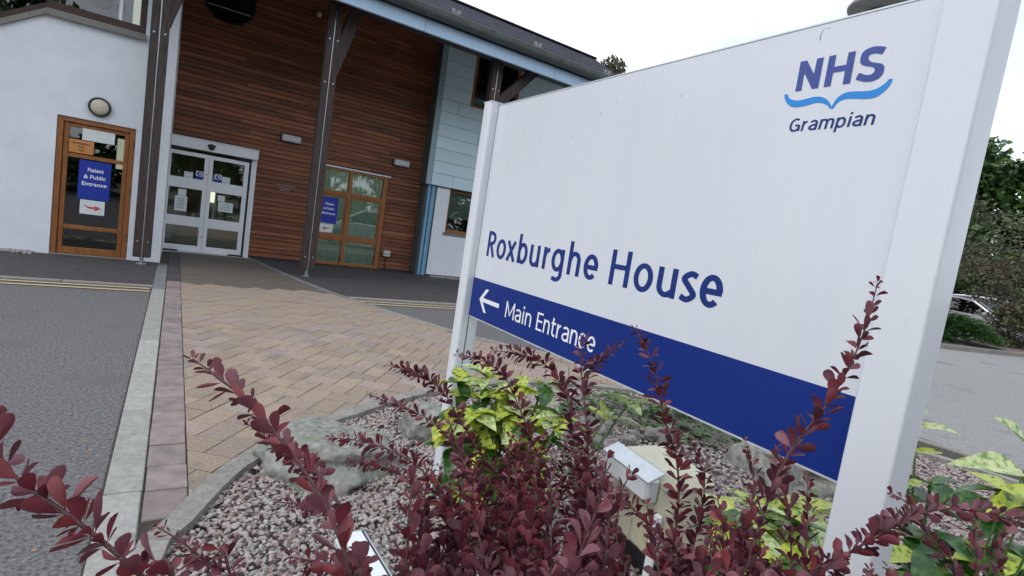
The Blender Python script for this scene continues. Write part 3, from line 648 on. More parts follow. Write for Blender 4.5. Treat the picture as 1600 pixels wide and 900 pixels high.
Bsub('sill', MB().box(5.72, 7.62, YC - .03, YC + .1, 1.10, 1.158, .004), M['kerb_grey'], w2)
B('roller_blind', MB().box(5.85, 7.5, YC + .24, YC + .245, 1.55, 2.25), M['blind'])
# roof: fascia, gutter, sheet, dark underside
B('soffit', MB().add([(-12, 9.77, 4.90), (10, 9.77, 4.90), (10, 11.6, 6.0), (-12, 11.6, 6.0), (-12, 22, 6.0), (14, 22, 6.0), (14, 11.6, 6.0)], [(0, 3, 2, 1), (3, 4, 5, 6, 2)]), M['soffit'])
rf = MB(); x0, x1 = -12, 9.15
rf.add([(x, y, z) for x in (x0, x1) for y, z in ((9.62, 5.13), (11.62, 6.33), (22, 6.15), (22, 6.02), (11.6, 6.02), (9.7, 5.02))], [(0, 6, 7, 1), (1, 7, 8, 2), (2, 8, 9, 3), (3, 9, 10, 4), (4, 10, 11, 5), (5, 11, 6, 0), (0, 1, 2, 3, 4, 5), (11, 10, 9, 8, 7, 6)])
rf.box(x0, x1, 11.55, 11.68, 6.325, 6.36)
x = 99
while x < 9.1:
    rf.add([(x, 9.63, 5.141), (x + .03, 9.63, 5.141), (x + .03, 11.6, 6.325), (x, 11.6, 6.325), (x, 9.63, 5.165), (x + .03, 9.63, 5.165), (x + .03, 11.6, 6.35), (x, 11.6, 6.35)], [(4, 5, 6, 7), (0, 4, 7, 3), (1, 2, 6, 5), (0, 1, 5, 4)]); x += .4
B('roof', rf, M['roof'])
x = 3.605; xs_ = [-8.4, -5.4, -2.4, .6, 3.605, 6.6, 9.1]
for a, b_ in zip(xs_, xs_[1:]): B('fascia', MB().box(a + .004, b_ - .004, 9.70, 9.76, 4.79, 5.03, .004), M['fascia'])
g = MB(); n = 10; prof = []
for i in range(n + 1):
    a = math.pi + math.pi * i / n; prof.append((9.56 + .12 * math.cos(a), 5.145 + .12 * math.sin(a)))
prof += [(9.68, 5.165), (9.665, 5.165)] + [(9.56 + .108 * math.cos(a), 5.145 + .108 * math.sin(a)) for a in [2 * math.pi - math.pi * i / n for i in range(n + 1)]] + [(9.452, 5.175), (9.432, 5.175), (9.432, 5.15)]
v = [(xx, y, z) for xx in (-10, 9.2) for y, z in prof]; q = len(prof)
g.add(v, [(i, (i + 1) % q, q + (i + 1) % q, q + i) for i in range(q)])
B('gutter', g, M['gutter'])
# timber posts with braces, standing on steel pins under the eaves
def post(x, y, label, dx=.38):
    t = thing('timber_post', label, 'post', (x, y, 0), 0, 'timber posts under the eaves')
    for s in (-1, 1): part('upright', MB().box(s * .007, s * .118, -.09, .09, .13, 4.9, .008), M['timber'], t)
    part('steel_fin', MB().box(-.0065, .0065, -.082, .08, .10, 4.8), M['steel'], t)
    part('pin', MB().tube([(0, 0, .0), (0, 0, .14)], .028, 10).lathe([(.07, .012), (.07, .024), (.001, .024)], 12), M['steel'], t)
    b_ = MB(); 
    for s in (-1, 1):
        pts = [(.03, s * .055, 3.72 if dx < .5 else 3.95), (dx, s * .055, 4.98)]; d = Vector((pts[1][0] - pts[0][0], 0, pts[1][2] - pts[0][2])).normalized(); nn = Vector((d.z, 0, -d.x)) * .10
        A, Bv = Vector(pts[0]), Vector(pts[1]); yy = Vector((0, .026, 0))
        vv = [A - nn - yy, A + nn - yy, A + nn + yy, A - nn + yy, Bv - nn - yy, Bv + nn - yy, Bv + nn + yy, Bv - nn + yy]
        b_.add([tuple(p) for p in vv], [(3, 2, 1, 0), (4, 5, 6, 7), (0, 1, 5, 4), (1, 2, 6, 5), (2, 3, 7, 6), (3, 0, 4, 7)])
    part('brace', b_, M['timber'], t)
    bt = MB()
    for z in (.38, 3.55, 4.3):
        for xx in (-.07, .07): bt.lathe([(.001, -.012), (.014, -.012), (.016, 0)], 8, (xx, -.09, z), 'y')
    part('bolt', bt, M['steel'], t)
post(-.385, 10.16, 'weathered double timber post in front of the white rendered wall, between the two doors')
post(2.15, 10.34, 'weathered double timber post in front of the cedar boards, left of the timber framed window')
post(5.46, 10.2, 'dark double timber post rising behind the white sign before the blue panels', .95)
B('eaves_beam', MB().box(-12, 9.1, 10.12, 10.38, 4.93, 5.1), M['timber'])
# gutter clamps
for i, x in enumerate((4.15, 6.05, 8.0)):
    t = B('roof_clamp', MB().box(x - .01, x + .01, 9.66, 9.68, 5.16, 5.33).box(x - .07, x + .07, 9.655, 9.665, 5.27, 5.29).box(x - .09, x - .025, 9.65, 9.66, 5.29, 5.36).box(x + .025, x + .09, 9.65, 9.66, 5.29, 5.36), M['lampgrey'])
# ---- things fixed to the building
t = thing('round_wall_lamp', 'round bulkhead lamp with black rim above the emergency exit door', 'lamp', (-1.07, YA, 2.325))
part('rim', MB().lathe([(.130, 0), (.142, 0), (.142, -.05), (.132, -.07), (.116, -.06), (.116, -.03)], 32, (0, 0, 0), 'y'), M['black'], t, True)
part('lens', MB().lathe([(.117, -.05), (.10, -.068), (.06, -.082), (.001, -.088)], 32, (0, 0, 0), 'y'), M['lens'], t, True)
for x, z, lab in ((2.0, 2.68, 'white box wall light on the cedar boards left of the second timber post'), (4.52, 2.66, 'white box wall light on the cedar boards above the window\'s right side')):
    t = thing('wall_light', lab, 'wall light', (x, YW, z), 0, 'wall lights on the cedar boards')
    part('housing', MB().box(-.19, .19, -.13, -.005, -.07, .07, .02), M['lampbox'], t); part('back_plate', MB().box(-.21, -.13, -.05, .0, -.08, .08, .005), M['black'], t)
t = thing('security_sensor', 'small white round sensor high on the cedar boards by the second post', 'sensor', (2.28, YW, 5.38))
part('mount', MB().box(-.03, .03, -.12, 0, -.03, .03, .005), M['black'], t); part('head', MB().lathe([(.001, -.13), (.05, -.125), (.055, -.08), (.04, -.06)], 16, (0, 0, 0), 'y'), M['lens'], t, True)
t = thing('socket_box', 'small grey outdoor socket box low on the cedar boards', 'socket', (4.44, YW, .44))
part('cover', MB().box(-.085, .085, -.09, 0, -.075, .075, .015), M['lampbox'], t); part('cable', MB().tube([(.0, -.02, -.07), (.0, -.02, -.42)], .010, 6), M['black'], t)
part('lip', MB().box(-.06, .06, -.105, -.09, -.02, .0, .004), M['lampgrey'], t)
# name plate letters on boards
t = thing('name_plate', 'small faded metal lettering on the cedar boards right of the white doors', 'plaque', (1.99, YW - .012, 1.64))
random.seed(6)
mb = MB()
for row_, n, wd in ((.03, 11, .42), (-.025, 8, .26), (-.07, 6, .2)):
    for i in range(n):
        x = -wd / 2 + wd * i / n; mb.box(x, x + wd / n * .6, -.006, 0, row_ - .012, row_ + .014)
part('letters', mb, M['lampgrey'], t)
# notices
def notice(name, label, x0, x1, z0, z1, y, m_, texts=(), group=None, tm='white', bold=.022):
    t = thing(name, label, 'notice', ((x0 + x1) / 2, y, (z0 + z1) / 2), 0, group); w, h = (x1 - x0) / 2, (z1 - z0) / 2
    part('sheet', MB().box(-w, w, 0, .002, -h, h), M[m_], t)
    if texts:
        mb = MB()
        for s, a, b_, base, cap in texts: lettering(mb, s, -w + a * 2 * w, -w + b_ * 2 * w, -h + base * 2 * h, cap * 2 * h, lambda u, v: (u, -.0015, v), bold)
        part('lettering', mb, M[tm], t)
    return t
def arrow(t, w, left):
    s = -1 if left else 1; mb = MB()
    pts = [(-.42, .16), (-.2, .04), (.12, .03), (.12, .14), (.42, -.03), (.12, -.2), (.12, -.09), (-.15, -.08), (-.32, .02)]
    if left: pts = [(-x, z) for x, z in pts][::-1]
    mb.add([(x * w, -.0012, z * w) for x, z in pts], [tuple(range(len(pts)))]); part('arrow', mb, M['red'], t)
PT = (('Patient', .30, .74, .70, .075), ('& Public', .20, .80, .52, .075), ('Entrance', .14, .88, .34, .075))
notice('door_notice', 'large blue patient and public entrance notice on the emergency exit door', -1.275, -.88, .905, 1.50, YA + .045, 'notice_blue', (('Patient', .27, .77, .72, .095), ('& Public', .16, .84, .54, .095), ('Entrance', .11, .89, .36, .095)), tm='white')
t = notice('door_notice', 'white sheet with red arrow pointing right under the blue notice on the emergency door', -1.235, -.93, .675, .895, YA + .046, 'paper'); arrow(t, .26, False)
notice('door_notice', 'orange emergency exit only notice at the upper left of the emergency exit door', -1.411, -1.115, 1.59, 1.79, YA + .047, 'paper_orange', (('Emergency', .14, .86, .68, .15), ('Exit', .38, .62, .42, .15), ('Only', .38, .64, .14, .15)), tm='ink')
notice('door_notice', 'plain white sheet taped at the top of the emergency exit door', -1.262, -.865, 1.80, 1.975, YA + .05, 'paper')
notice('window_notice', 'blue patient and public entrance notice in the timber framed window', 2.77, 3.15, .985, 1.58, YW - .03, 'notice_blue', (('Patient', .27, .77, .70, .085), ('& Public', .18, .82, .52, .085), ('Entrance', .12, .88, .34, .085)), tm='white')
t = notice('window_notice', 'white sheet with a red arrow pointing left, in the timber framed window', 2.80, 3.09, .775, .965, YW - .03, 'paper'); arrow(t, .24, True)
def doornote(x, z, w, h, label, m_='paper', dots=0, grp=None, disc=False):
    t = thing('door_notice', label, 'notice', (x, yd + .012, z), 0, grp); part('sheet', MB().box(-w / 2, w / 2, 0, .002, -h / 2, h / 2), M[m_], t)
    mb = MB(); random.seed(int(x * 100))
    if disc: part('lower_band', MB().box(-w / 2, w / 2, -.002, -.0005, -h / 2, -h * .12), M['notice_blue'], t); part('disc', MB().lathe([(.001, -.0022), (w * .36, -.0022)], 20, (0, 0, h * .17), 'y'), M['notice_blue'], t); part('symbol', MB().lathe([(.001, -.0032), (w * .15, -.0032)], 12, (w * .08, 0, h * .17), 'y'), M['white'], t)
    for i in range(dots):
        z_ = h * (.3 - .6 * i / max(1, dots - 1)); ww = w * random.uniform(.25, .4); mb.box(-ww, ww, -.002, -.0008, z_ - h * .02, z_ + h * .02)
    if dots: part('print', mb, M['logo_blue'] if dots < 3 else M['lampgrey'], t)
doornote(.18, 1.565, .15, .125, 'small white two line notice left of the blue sticker on the left glass door', dots=2)
doornote(.365, 1.59, .12, .165, 'blue round symbol sticker on the left glass door', disc=True)
doornote(.70, 1.585, .12, .165, 'blue round symbol sticker on the right glass door', disc=True)
doornote(.845, 1.575, .145, .13, 'small white two line notice right of the blue sticker on the right glass door', dots=2)
doornote(.09, .98, .21, .30, 'tall white printed notice in the middle pane of the left glass door', dots=6)
doornote(.10, 1.20, .14, .13, 'small blank pale sheet above the tall notice on the left glass door')
doornote(.88, 1.02, .27, .20, 'wide white printed notice in the middle pane of the right glass door', dots=5)
doornote(.79, 1.19, .13, .12, 'small blank pale sheet above the wide notice on the right glass door')
# emblem stuck inside the upper left window
t = thing('window_emblem', 'round pale emblem sticker in the upper left corner window', 'sticker', (-1.14, YA + .085, 3.93))
part('disc', MB().lathe([(.001, 0), (.14, 0)], 28, (0, 0, 0), 'y'), M['lampgrey'], t)
mb = MB(); lettering(mb, 'F', .17, .22, -.11, .1, lambda u, v: (u, 0, v)); lettering(mb, 'A', .24, .30, -.11, .1, lambda u, v: (u, 0, v)); part('lettering', mb, M['lampgrey'], t)
# ================================================================ THE SIGN
TS = Vector((-0.00827977, -0.99996572, 0)); NS = Vector((0.99996572, -0.00827977, 0))
sign = thing('entrance_sign', 'large white hospital sign with blue Main Entrance band on two white posts', 'sign', (1.2, 1.35, 0))
def SP(s, z, d): p = NS * d + TS * s; return (p.x - 1.2, p.y - 1.35, z)
def sgn(name, mb, m_, par=None, smooth=False): return part(name, mb, m_, par or sign, smooth)
def sbox(mb, s0, s1, z0, z1, d0, d1, b=0, mi=0):
    t = MB().box(s0, s1, d0, d1, z0, z1, b); return mb.add([SP(x, z, y) for x, y, z in t.v], t.f, mi)
pan = sgn('panel', sbox(MB(), -2.212, -.46, .9345, 1.9205, 1.2, 1.206, .001), M['sign_white'])
sgn('bottom_trim', sbox(MB(), -2.21, -.46, .9295, .9343, 1.1985, 1.208), M['alu'])
sgn('top_trim', sbox(MB(), -2.21, -.46, 1.9207, 1.9245, 1.1985, 1.208), M['alu'])
sgn('band', sbox(MB(), -2.211, -.46, .9347, 1.118, 1.1988, 1.1998), M['sign_blue'])
def spost(s0, s1, zt, slot=True):
    """square post of two channels with the panel's slot between them and softly rounded front corners"""
    d0, d1, r = 1.159, 1.256, .014; pts = []
    for cx_, cy_, a0 in ((s0 + r, d0 + r, 180), (s1 - r, d0 + r, 270)):
        for k in range(7): a = R(a0 + 15 * k); pts.append((cx_ + r * math.cos(a), cy_ + r * math.sin(a)))
    if not slot: pts = []
    if not slot:
        r = .006
        for cx_, cy_, a0 in ((s0 + r, d0 + r, 180), (s1 - r, d0 + r, 270)):
            for k in range(9): a = R(a0 + 11.25 * k); pts.append((cx_ + r * math.cos(a), cy_ + r * math.sin(a)))
    for front in ((True, False) if slot else (True,)):
        if not slot: ring = pts + [(s1, d1 - .008), (s1 - .008, d1), (s0 + .008, d1), (s0, d1 - .008)]
        elif front: ring = pts + [(s1, 1.1985), (s0, 1.1985)]
        else: ring = [(s0, 1.2075), (s1, 1.2075)] + [(s1, d1 - .008), (s1 - .008, d1), (s0 + .008, d1), (s0, d1 - .008)]
        n = len(ring); v = [SP(x, z, y) for z in (-.1, zt) for x, y in ring]
        mb = MB().add(v, [tuple(range(n - 1, -1, -1)), tuple(range(n, 2 * n))] + [(i, (i + 1) % n, n + (i + 1) % n, n + i) for i in range(n)])
        po = sgn('post', mb, M['post_white'])
        for p in po.data.polygons: p.use_smooth = abs(p.normal.z) < .5
        try: po.data.set_sharp_from_angle(angle=R(40))
        except Exception: pass
    if slot: sgn('slot', sbox(MB(), s0 + .006, s1 - .006, -.1, zt - .004, 1.1985, 1.2075), M['slot'])
    sgn('post_cap', sbox(MB(), s0 - .001, s1 + .001, zt, zt + .004, d0 - .001, d1 + .001, .0015), M['post_white'])
spost(-2.288, -2.212, 1.932); spost(-.490, -.402, 1.932, False)
# flat vinyl: lettering, arrow, emblem
def vinyl(name, mb, m_): return sgn(name, mb, m_)
FS = lambda d: (lambda u, v: SP(u, v, d))
mb = MB(); H0 = 1.34
for ch, a, w in (('R', -2.1275, .072), ('o', -2.0415, .079), ('x', -1.957, .078), ('b', -1.8640, .074), ('u', -1.7730, .070), ('r', -1.6790, .047), ('g', -1.6215, .076), ('h', -1.5200, .071), ('e', -1.4290, .0755),
                 ('H', -1.2935, .0895), ('o', -1.1835, .079), ('u', -1.0870, .073), ('s', -1.0000, .059), ('e', -.9325, .072)):
    draw(mb, ch, a, w, H0 - .1100, .1155, .0205, .0163, lambda u, v, k: SP(u, v, 1.1994 - .00004 * k))
    if a in (-1.4290, -.9325): vinyl('word', mb, M['text_blue']); mb = MB()
def word(string, x0, x1, base, cap, wx, wy, m_, d, slant=0):
    wd = dict(M=.98, a=.58, i=.20, n=.60, E=.60, t=.42, r=.40, c=.56, e=.62, G=.80, m=.98, p=.64); gap = .13
    tot = sum(wd[c] for c in string) + gap * (len(string) - 1); k = (x1 - x0) / tot; x = x0; mb = MB()
    for c in string:
        W = wx if c == 'i' else wd[c] * k
        draw(mb, c, x + (wd[c] * k - W) / 2, W, base, cap, wx, wy, lambda u, v, kk: SP(u + (v - base) * slant, v, d - .00004 * kk)); x += (wd[c] + gap) * k
    return vinyl('word', mb, m_)
word('Main', -1.889, -1.691, H0 - .3485, .0705, .0088, .0076, M['white'], 1.1983)
word('Entrance', -1.6535, -1.303, H0 - .3485, .0705, .0088, .0076, M['white'], 1.1983)
arr = [(-2.1287, -.3125), (-2.0764, -.2589), (-2.0528, -.2595), (-2.095, -.3035), (-1.9482, -.3035), (-1.9478, -.3225), (-2.095, -.3215), (-2.0517, -.3662), (-2.075, -.3668)]
def poly(mb, pts, d):
    tr = tessellate_polygon([[Vector((x, z, 0)) for x, z in pts]]); return mb.add([SP(x, H0 + z, d) for x, z in pts], tr)
vinyl('arrow', poly(MB(), arr, 1.1983), M['white'])
lg = dict(
 N=[(-.7706, .4350), (-.7715, .5040), (-.7560, .5038), (-.7337, .4696), (-.7329, .5036), (-.7176, .5036), (-.7168, .4350), (-.7314, .4350), (-.7567, .4754), (-.7559, .4350)],
 H=[(-.7048, .4350), (-.7055, .5035), (-.6903, .5035), (-.6899, .4774), (-.6646, .4774), (-.6646, .5033), (-.6492, .5033), (-.6480, .4345), (-.6636, .4345), (-.6646, .4642), (-.6895, .4642), (-.6895, .4350)],
 S=[(-.5896, .4989), (-.5948, .4853), (-.6086, .4899), (-.6193, .4884), (-.6205, .4811), (-.6142, .474), (-.6024, .4694), (-.5908, .4649), (-.5854, .457), (-.5857, .4444), (-.5916, .4362), (-.6036, .4317), (-.6194, .433), (-.6379, .4406), (-.6337, .4537), (-.6201, .4476), (-.6088, .4466), (-.6033, .4522), (-.6047, .4589), (-.6121, .4631), (-.6239, .4669), (-.6337, .473), (-.637, .4819), (-.6353, .4958), (-.6266, .503), (-.6138, .505), (-.6004, .503)])
mb = MB()
lg['S'] = smoothpoly(lg['S'][:1], 1) + smoothpoly(lg['S'][1:13], 3, False) + smoothpoly(lg['S'][13:], 3, False)
for kx in 'NHS': poly(mb, lg[kx], 1.1992)
vinyl('emblem_letters', mb, M['logo_blue'])
wL = [(-.7966, .432), (-.7883, .4308), (-.7839, .423), (-.7735, .4163), (-.7575, .4126), (-.7402, .4139), (-.7222, .4161), (-.7036, .413), (-.6891, .4038), (-.6791, .3913), (-.677, .383)]
wL2 = [(-.677, .383), (-.6819, .3866), (-.691, .3948), (-.7035, .4001), (-.7166, .4016), (-.7344, .3987), (-.7543, .397), (-.7729, .4003), (-.7857, .4099), (-.7938, .4217), (-.7966, .432)]
wR = [(-.6754, .3829), (-.6771, .3885), (-.6716, .4027), (-.6615, .4124), (-.6481, .4161), (-.6317, .4151), (-.6132, .4129), (-.6, .4131), (-.5877, .4166), (-.5765, .4245), (-.5715, .431), (-.5648, .4304)]
wR2 = [(-.5648, .4304), (-.5664, .4206), (-.5735, .4092), (-.5844, .3999), (-.5966, .396), (-.6122, .3967), (-.6332, .4), (-.6498, .4013), (-.6612, .3989), (-.6683, .3924), (-.6733, .3843), (-.6754, .3829)]
mb = MB()
for a, b_ in ((wL, wL2), (wR, wR2)): poly(mb, smoothpoly(a, 4, False)[:-1] + smoothpoly(b_, 4, False)[:-1], 1.1992)
vinyl('emblem_wave', mb, M['logo_cyan'])
word('Grampian', -.7690, -.5835, H0 + .3400, .0305, .0052, .0042, M['text_blue'], 1.1993, .1)
# dirt drips on the panel
random.seed(3); mb = MB()
for s, z, l_ in ((-1.47, .47, .02), (-1.40, .50, .012), (-1.12, .48, .015), (-1.62, .40, .012)):
    mb.add([SP(s, H0 + z, 1.1993), SP(s + .0018, H0 + z, 1.1993), SP(s + .0012, H0 + z - l_, 1.1993), SP(s + .0004, H0 + z - l_, 1.1993)], [(0, 1, 2, 3)])
pp = [(-.725 + .012 * math.cos(a), .553 + .016 * math.sin(a)) for a in [R(60 + 15 * k) for k in range(11)]]
for (a, b_), (c, d) in zip(pp, pp[1:]): mb.add([SP(a, H0 + b_, 1.1993), SP(c, H0 + d, 1.1993), SP(c + .0018, H0 + d + .0006, 1.1993), SP(a + .0018, H0 + b_ + .0006, 1.1993)], [(0, 1, 2, 3)])
vinyl('dirt_mark', mb, M['lampgrey'])

# ================================================================ BED: gravel, rocks, floodlights
struct('planting_bed', flat(BED, -.042), M['soil'])
def stone_mesh(name, m_, seed, sub, rough, sq=(1, 1, 1), nm='stone'):
    bm = bmesh.new(); bmesh.ops.create_icosphere(bm, subdivisions=sub, radius=1)
    for v in bm.verts:
        p = v.co.copy(); k = 1 + rough * noise.noise(p * 1.3 + Vector((seed, 0, 0))) + rough * .4 * noise.noise(p * 3.1 + Vector((0, seed, 0))) + rough * .15 * noise.noise(p * 8 + Vector((0, seed, 3)))
        cube = Vector([max(-.72, min(.72, c)) for c in p]) * 1.12
        v.co = Vector([a * b_ for a, b_ in zip((p * .45 + cube * .55) * k, sq)])
    me = bpy.data.meshes.new(nm); bm.to_mesh(me); bm.free(); me.materials.append(m_)
    if sub > 2: me.polygons.foreach_set('use_smooth', [sub > 3] * len(me.polygons))
    return me
random.seed(12)
gb = []
for i in range(7):
    bm = bmesh.new(); vs = [bm.verts.new(Vector((random.gauss(0, 1), random.gauss(0, 1), random.gauss(0, .8))).normalized() * random.uniform(.8, 1.05)) for _ in range(10)]
    bmesh.ops.convex_hull(bm, input=vs)
    for v in [v for v in bm.verts if not v.link_faces]: bm.verts.remove(v)
    bm.verts.index_update(); gb.append(([v.co.copy() for v in bm.verts], [tuple(v.index for v in f.verts) for f in bm.faces])); bm.free()
mb = MB(); random.seed(13)
def stones(n, xr, yr, poly_, size, zf, test=None):
    c = 0
    for _ in range(n):
        x, y = random.uniform(*xr), random.uniform(*yr)
        if not inside(x, y, poly_): continue
        if test and not test(x, y): continue
        vs, fs = random.choice(gb); s = size * random.uniform(.65, 1.35); a = random.uniform(0, 6.28); t = random.uniform(-.6, .6); ca, sa = math.cos(a), math.sin(a)
        z = zf + random.uniform(-.004, .008); st = random.uniform(.7, 1.3)
        o = []
        for p in vs:
            px, py, pz = p.x * st, p.y / st, p.z * .8
            py, pz = py * math.cos(t) - pz * math.sin(t), py * math.sin(t) + pz * math.cos(t)
            o.append((x + s * (px * ca - py * sa), y + s * (px * sa + py * ca), z + s * pz))
        mb.add(o, fs, random.choice((0, 0, 0, 1, 1, 2))); c += 1
    return c
for lay in (-.026, -.014): stones(13500, (0, 2.9), (1.55, 3.9), BED, .0135, lay)
for lay in (-.026, -.014): stones(8500, (2.6, 5.7), (.2, 3.9), BED, .0155, lay)
stones(5200, (.1, 3.2), (.2, 1.6), BED, .0165, -.028)
stones(2600, (5.5, 13.5), (12.02, 12.3), [(5.5, 12.02), (13.5, 12.02), (13.5, 12.3), (5.5, 12.3)], .03, .02)
stones(900, (-6, -1.72), (10.3, 10.52), [(-6, 10.3), (-1.72, 10.3), (-1.72, 10.52), (-6, 10.52)], .03, .02)
me = bpy.data.meshes.new('gravel'); me.from_pydata(mb.v, [], mb.f)
for q_ in ('gravel1', 'gravel2', 'gravel3'): me.materials.append(M[q_])
me.polygons.foreach_set('material_index', mb.mi); me.update()
tag(link('gravel', me), 'pinkish grey gravel covering the planting bed and the strip along the walls', 'gravel', kind='stuff')
def rock(name, label, cat, x, y, z, sx, sy, sz, rot, seed, m_='stone', sub=5, rough=.35, group=None):
    o = link(name, stone_mesh(name, M[m_], seed, sub, rough, nm=name), None, (x, y, z), (0, 0, rot), (sx, sy, sz)); return tag(o, label, cat, group)
rock('boulder', 'large pale green grey boulder lying in the gravel left of the sign post', 'boulder', .80, 2.72, .01, .30, .33, .17, .5, 1.7, rough=.34)
rock('boulder', 'smaller rounded mossy boulder close to the foot of the left sign post', 'boulder', 1.47, 3.02, .03, .18, .16, .15, .2, 4.1, rough=.28)
rock('boulder', 'pale rock on the gravel beneath the right end of the sign panel', 'boulder', 3.75, 1.75, .08, .42, .30, .22, -.5, 7.7, rough=.5)
rock('boulder', 'dark flat rock at the back of the bed behind the green plants', 'boulder', 3.9, 2.75, .05, .45, .3, .22, .8, 9.3, 'cobble', rough=.4)
random.seed(21); cm = [stone_mesh('c', M['cobble'], 30 + i, 2, .3, nm='cobble') for i in range(4)]
for i in range(46):
    a = i / 45; x = 2.45 + random.uniform(-.25, .95); y = 2.55 + random.uniform(-.05, .75)
    tag(link('cobble', random.choice(cm), None, (x, y, .0 + random.choice((0, 0, .045))), (random.random(), random.random(), random.random() * 6), (random.uniform(.045, .075), random.uniform(.04, .065), random.uniform(.035, .05))), 'small brown grey cobble in the heap under the middle of the sign', 'cobble', 'cobbles heaped behind the sign')
tag(link('fallen_leaf', MB().add([(-.03, 0, 0), (0, -.015, .006), (.03, 0, 0), (0, .015, .008)], [(0, 1, 2, 3)]).mesh('fallen_leaf', M['paper_orange']), None, (1.19, 3.2, -.01)), 'orange brown fallen leaf on the gravel between the two boulders', 'leaf')
# beige floodlight with aluminium bracket
t = thing('floodlight', 'beige box floodlight with an aluminium bracket standing behind the red shrub', 'floodlight', (1.93, 1.48, .0), R(-8))
bx = MB().box(-.14, .14, -.19, .19, .06, .45, .035)
part('body', bx, M['flood'], t, False)
part('lid_seam', MB().box(-.141, .142, -.191, .191, .395, .399), M['lampgrey'], t)
part('foot', MB().box(-.10, .10, -.12, .12, -.06, .06, .01), M['black'], t)
rb = MB().box(-.147, -.14, -.006, .0, .09, .33).box(-.147, -.14, -.12, -.116, .1, .34)
rb.add([(-.147, -.10, .10), (-.147, .02, .25), (-.147, .03, .245), (-.147, -.09, .095), (-.14, -.10, .10), (-.14, .02, .25), (-.14, .03, .245), (-.14, -.09, .095)], [(0, 1, 2, 3), (0, 4, 5, 1), (2, 6, 7, 3)])
rb.lathe([(.001, 0), (.03, 0), (.03, -.004), (.036, -.004)], 14, (-.1435, .02, .25))
part('rib', rb, M['flood'], t)
br = MB().box(-.215, -.185, -.125, .165, .345, .425, .004)
part('bracket', br, M['white'], t)
part('bracket_arm', MB().box(-.19, -.145, -.135, -.10, .33, .43, .006), M['alu'], t)
part('bracket_arm', MB().box(-.19, -.145, .15, .185, .33, .43, .006), M['alu'], t)
part('bracket_leg', MB().box(-.165, -.145, -.185, -.145, -.05, .30, .004), M['white'], t)
part('bolt', MB().lathe([(.001, .202), (.016, .20), (.018, .19)], 10, (-.17, 0, .38), 'y'), M['steel'], t)
part('visor', MB().add([(-.215, -.14, .428), (-.215, .185, .428), (-.135, .185, .462), (-.135, -.14, .462), (-.215, -.14, .418), (-.215, .185, .418), (-.135, .185, .452), (-.135, -.14, .452)], [(0, 1, 2, 3), (4, 7, 6, 5), (0, 4, 5, 1), (1, 5, 6, 2), (2, 6, 7, 3), (3, 7, 4, 0)]), M['alu'], t)
t = thing('strip_floodlight', 'narrow aluminium strip floodlight lying in the gravel at the front of the bed', 'floodlight', (.585, 1.40, 0), R(2))
part('housing', MB().box(-.055, .055, -.42, .24, .16, .27, .01), M['alu'], t)
part('cover', MB().box(-.032, .032, -.41, .23, .271, .278, .003), M['paper'], t)
part('groove', MB().box(-.041, -.036, -.415, .235, .2695, .2715).box(.036, .041, -.415, .235, .2695, .2715), M['black'], t)
part('end_cap', MB().box(-.052, .052, .24, .255, .165, .268, .004), M['lampgrey'], t)
part('leg', MB().box(-.02, .02, .10, .13, -.05, .16).box(-.02, .02, -.3, -.27, -.05, .16), M['black'], t)

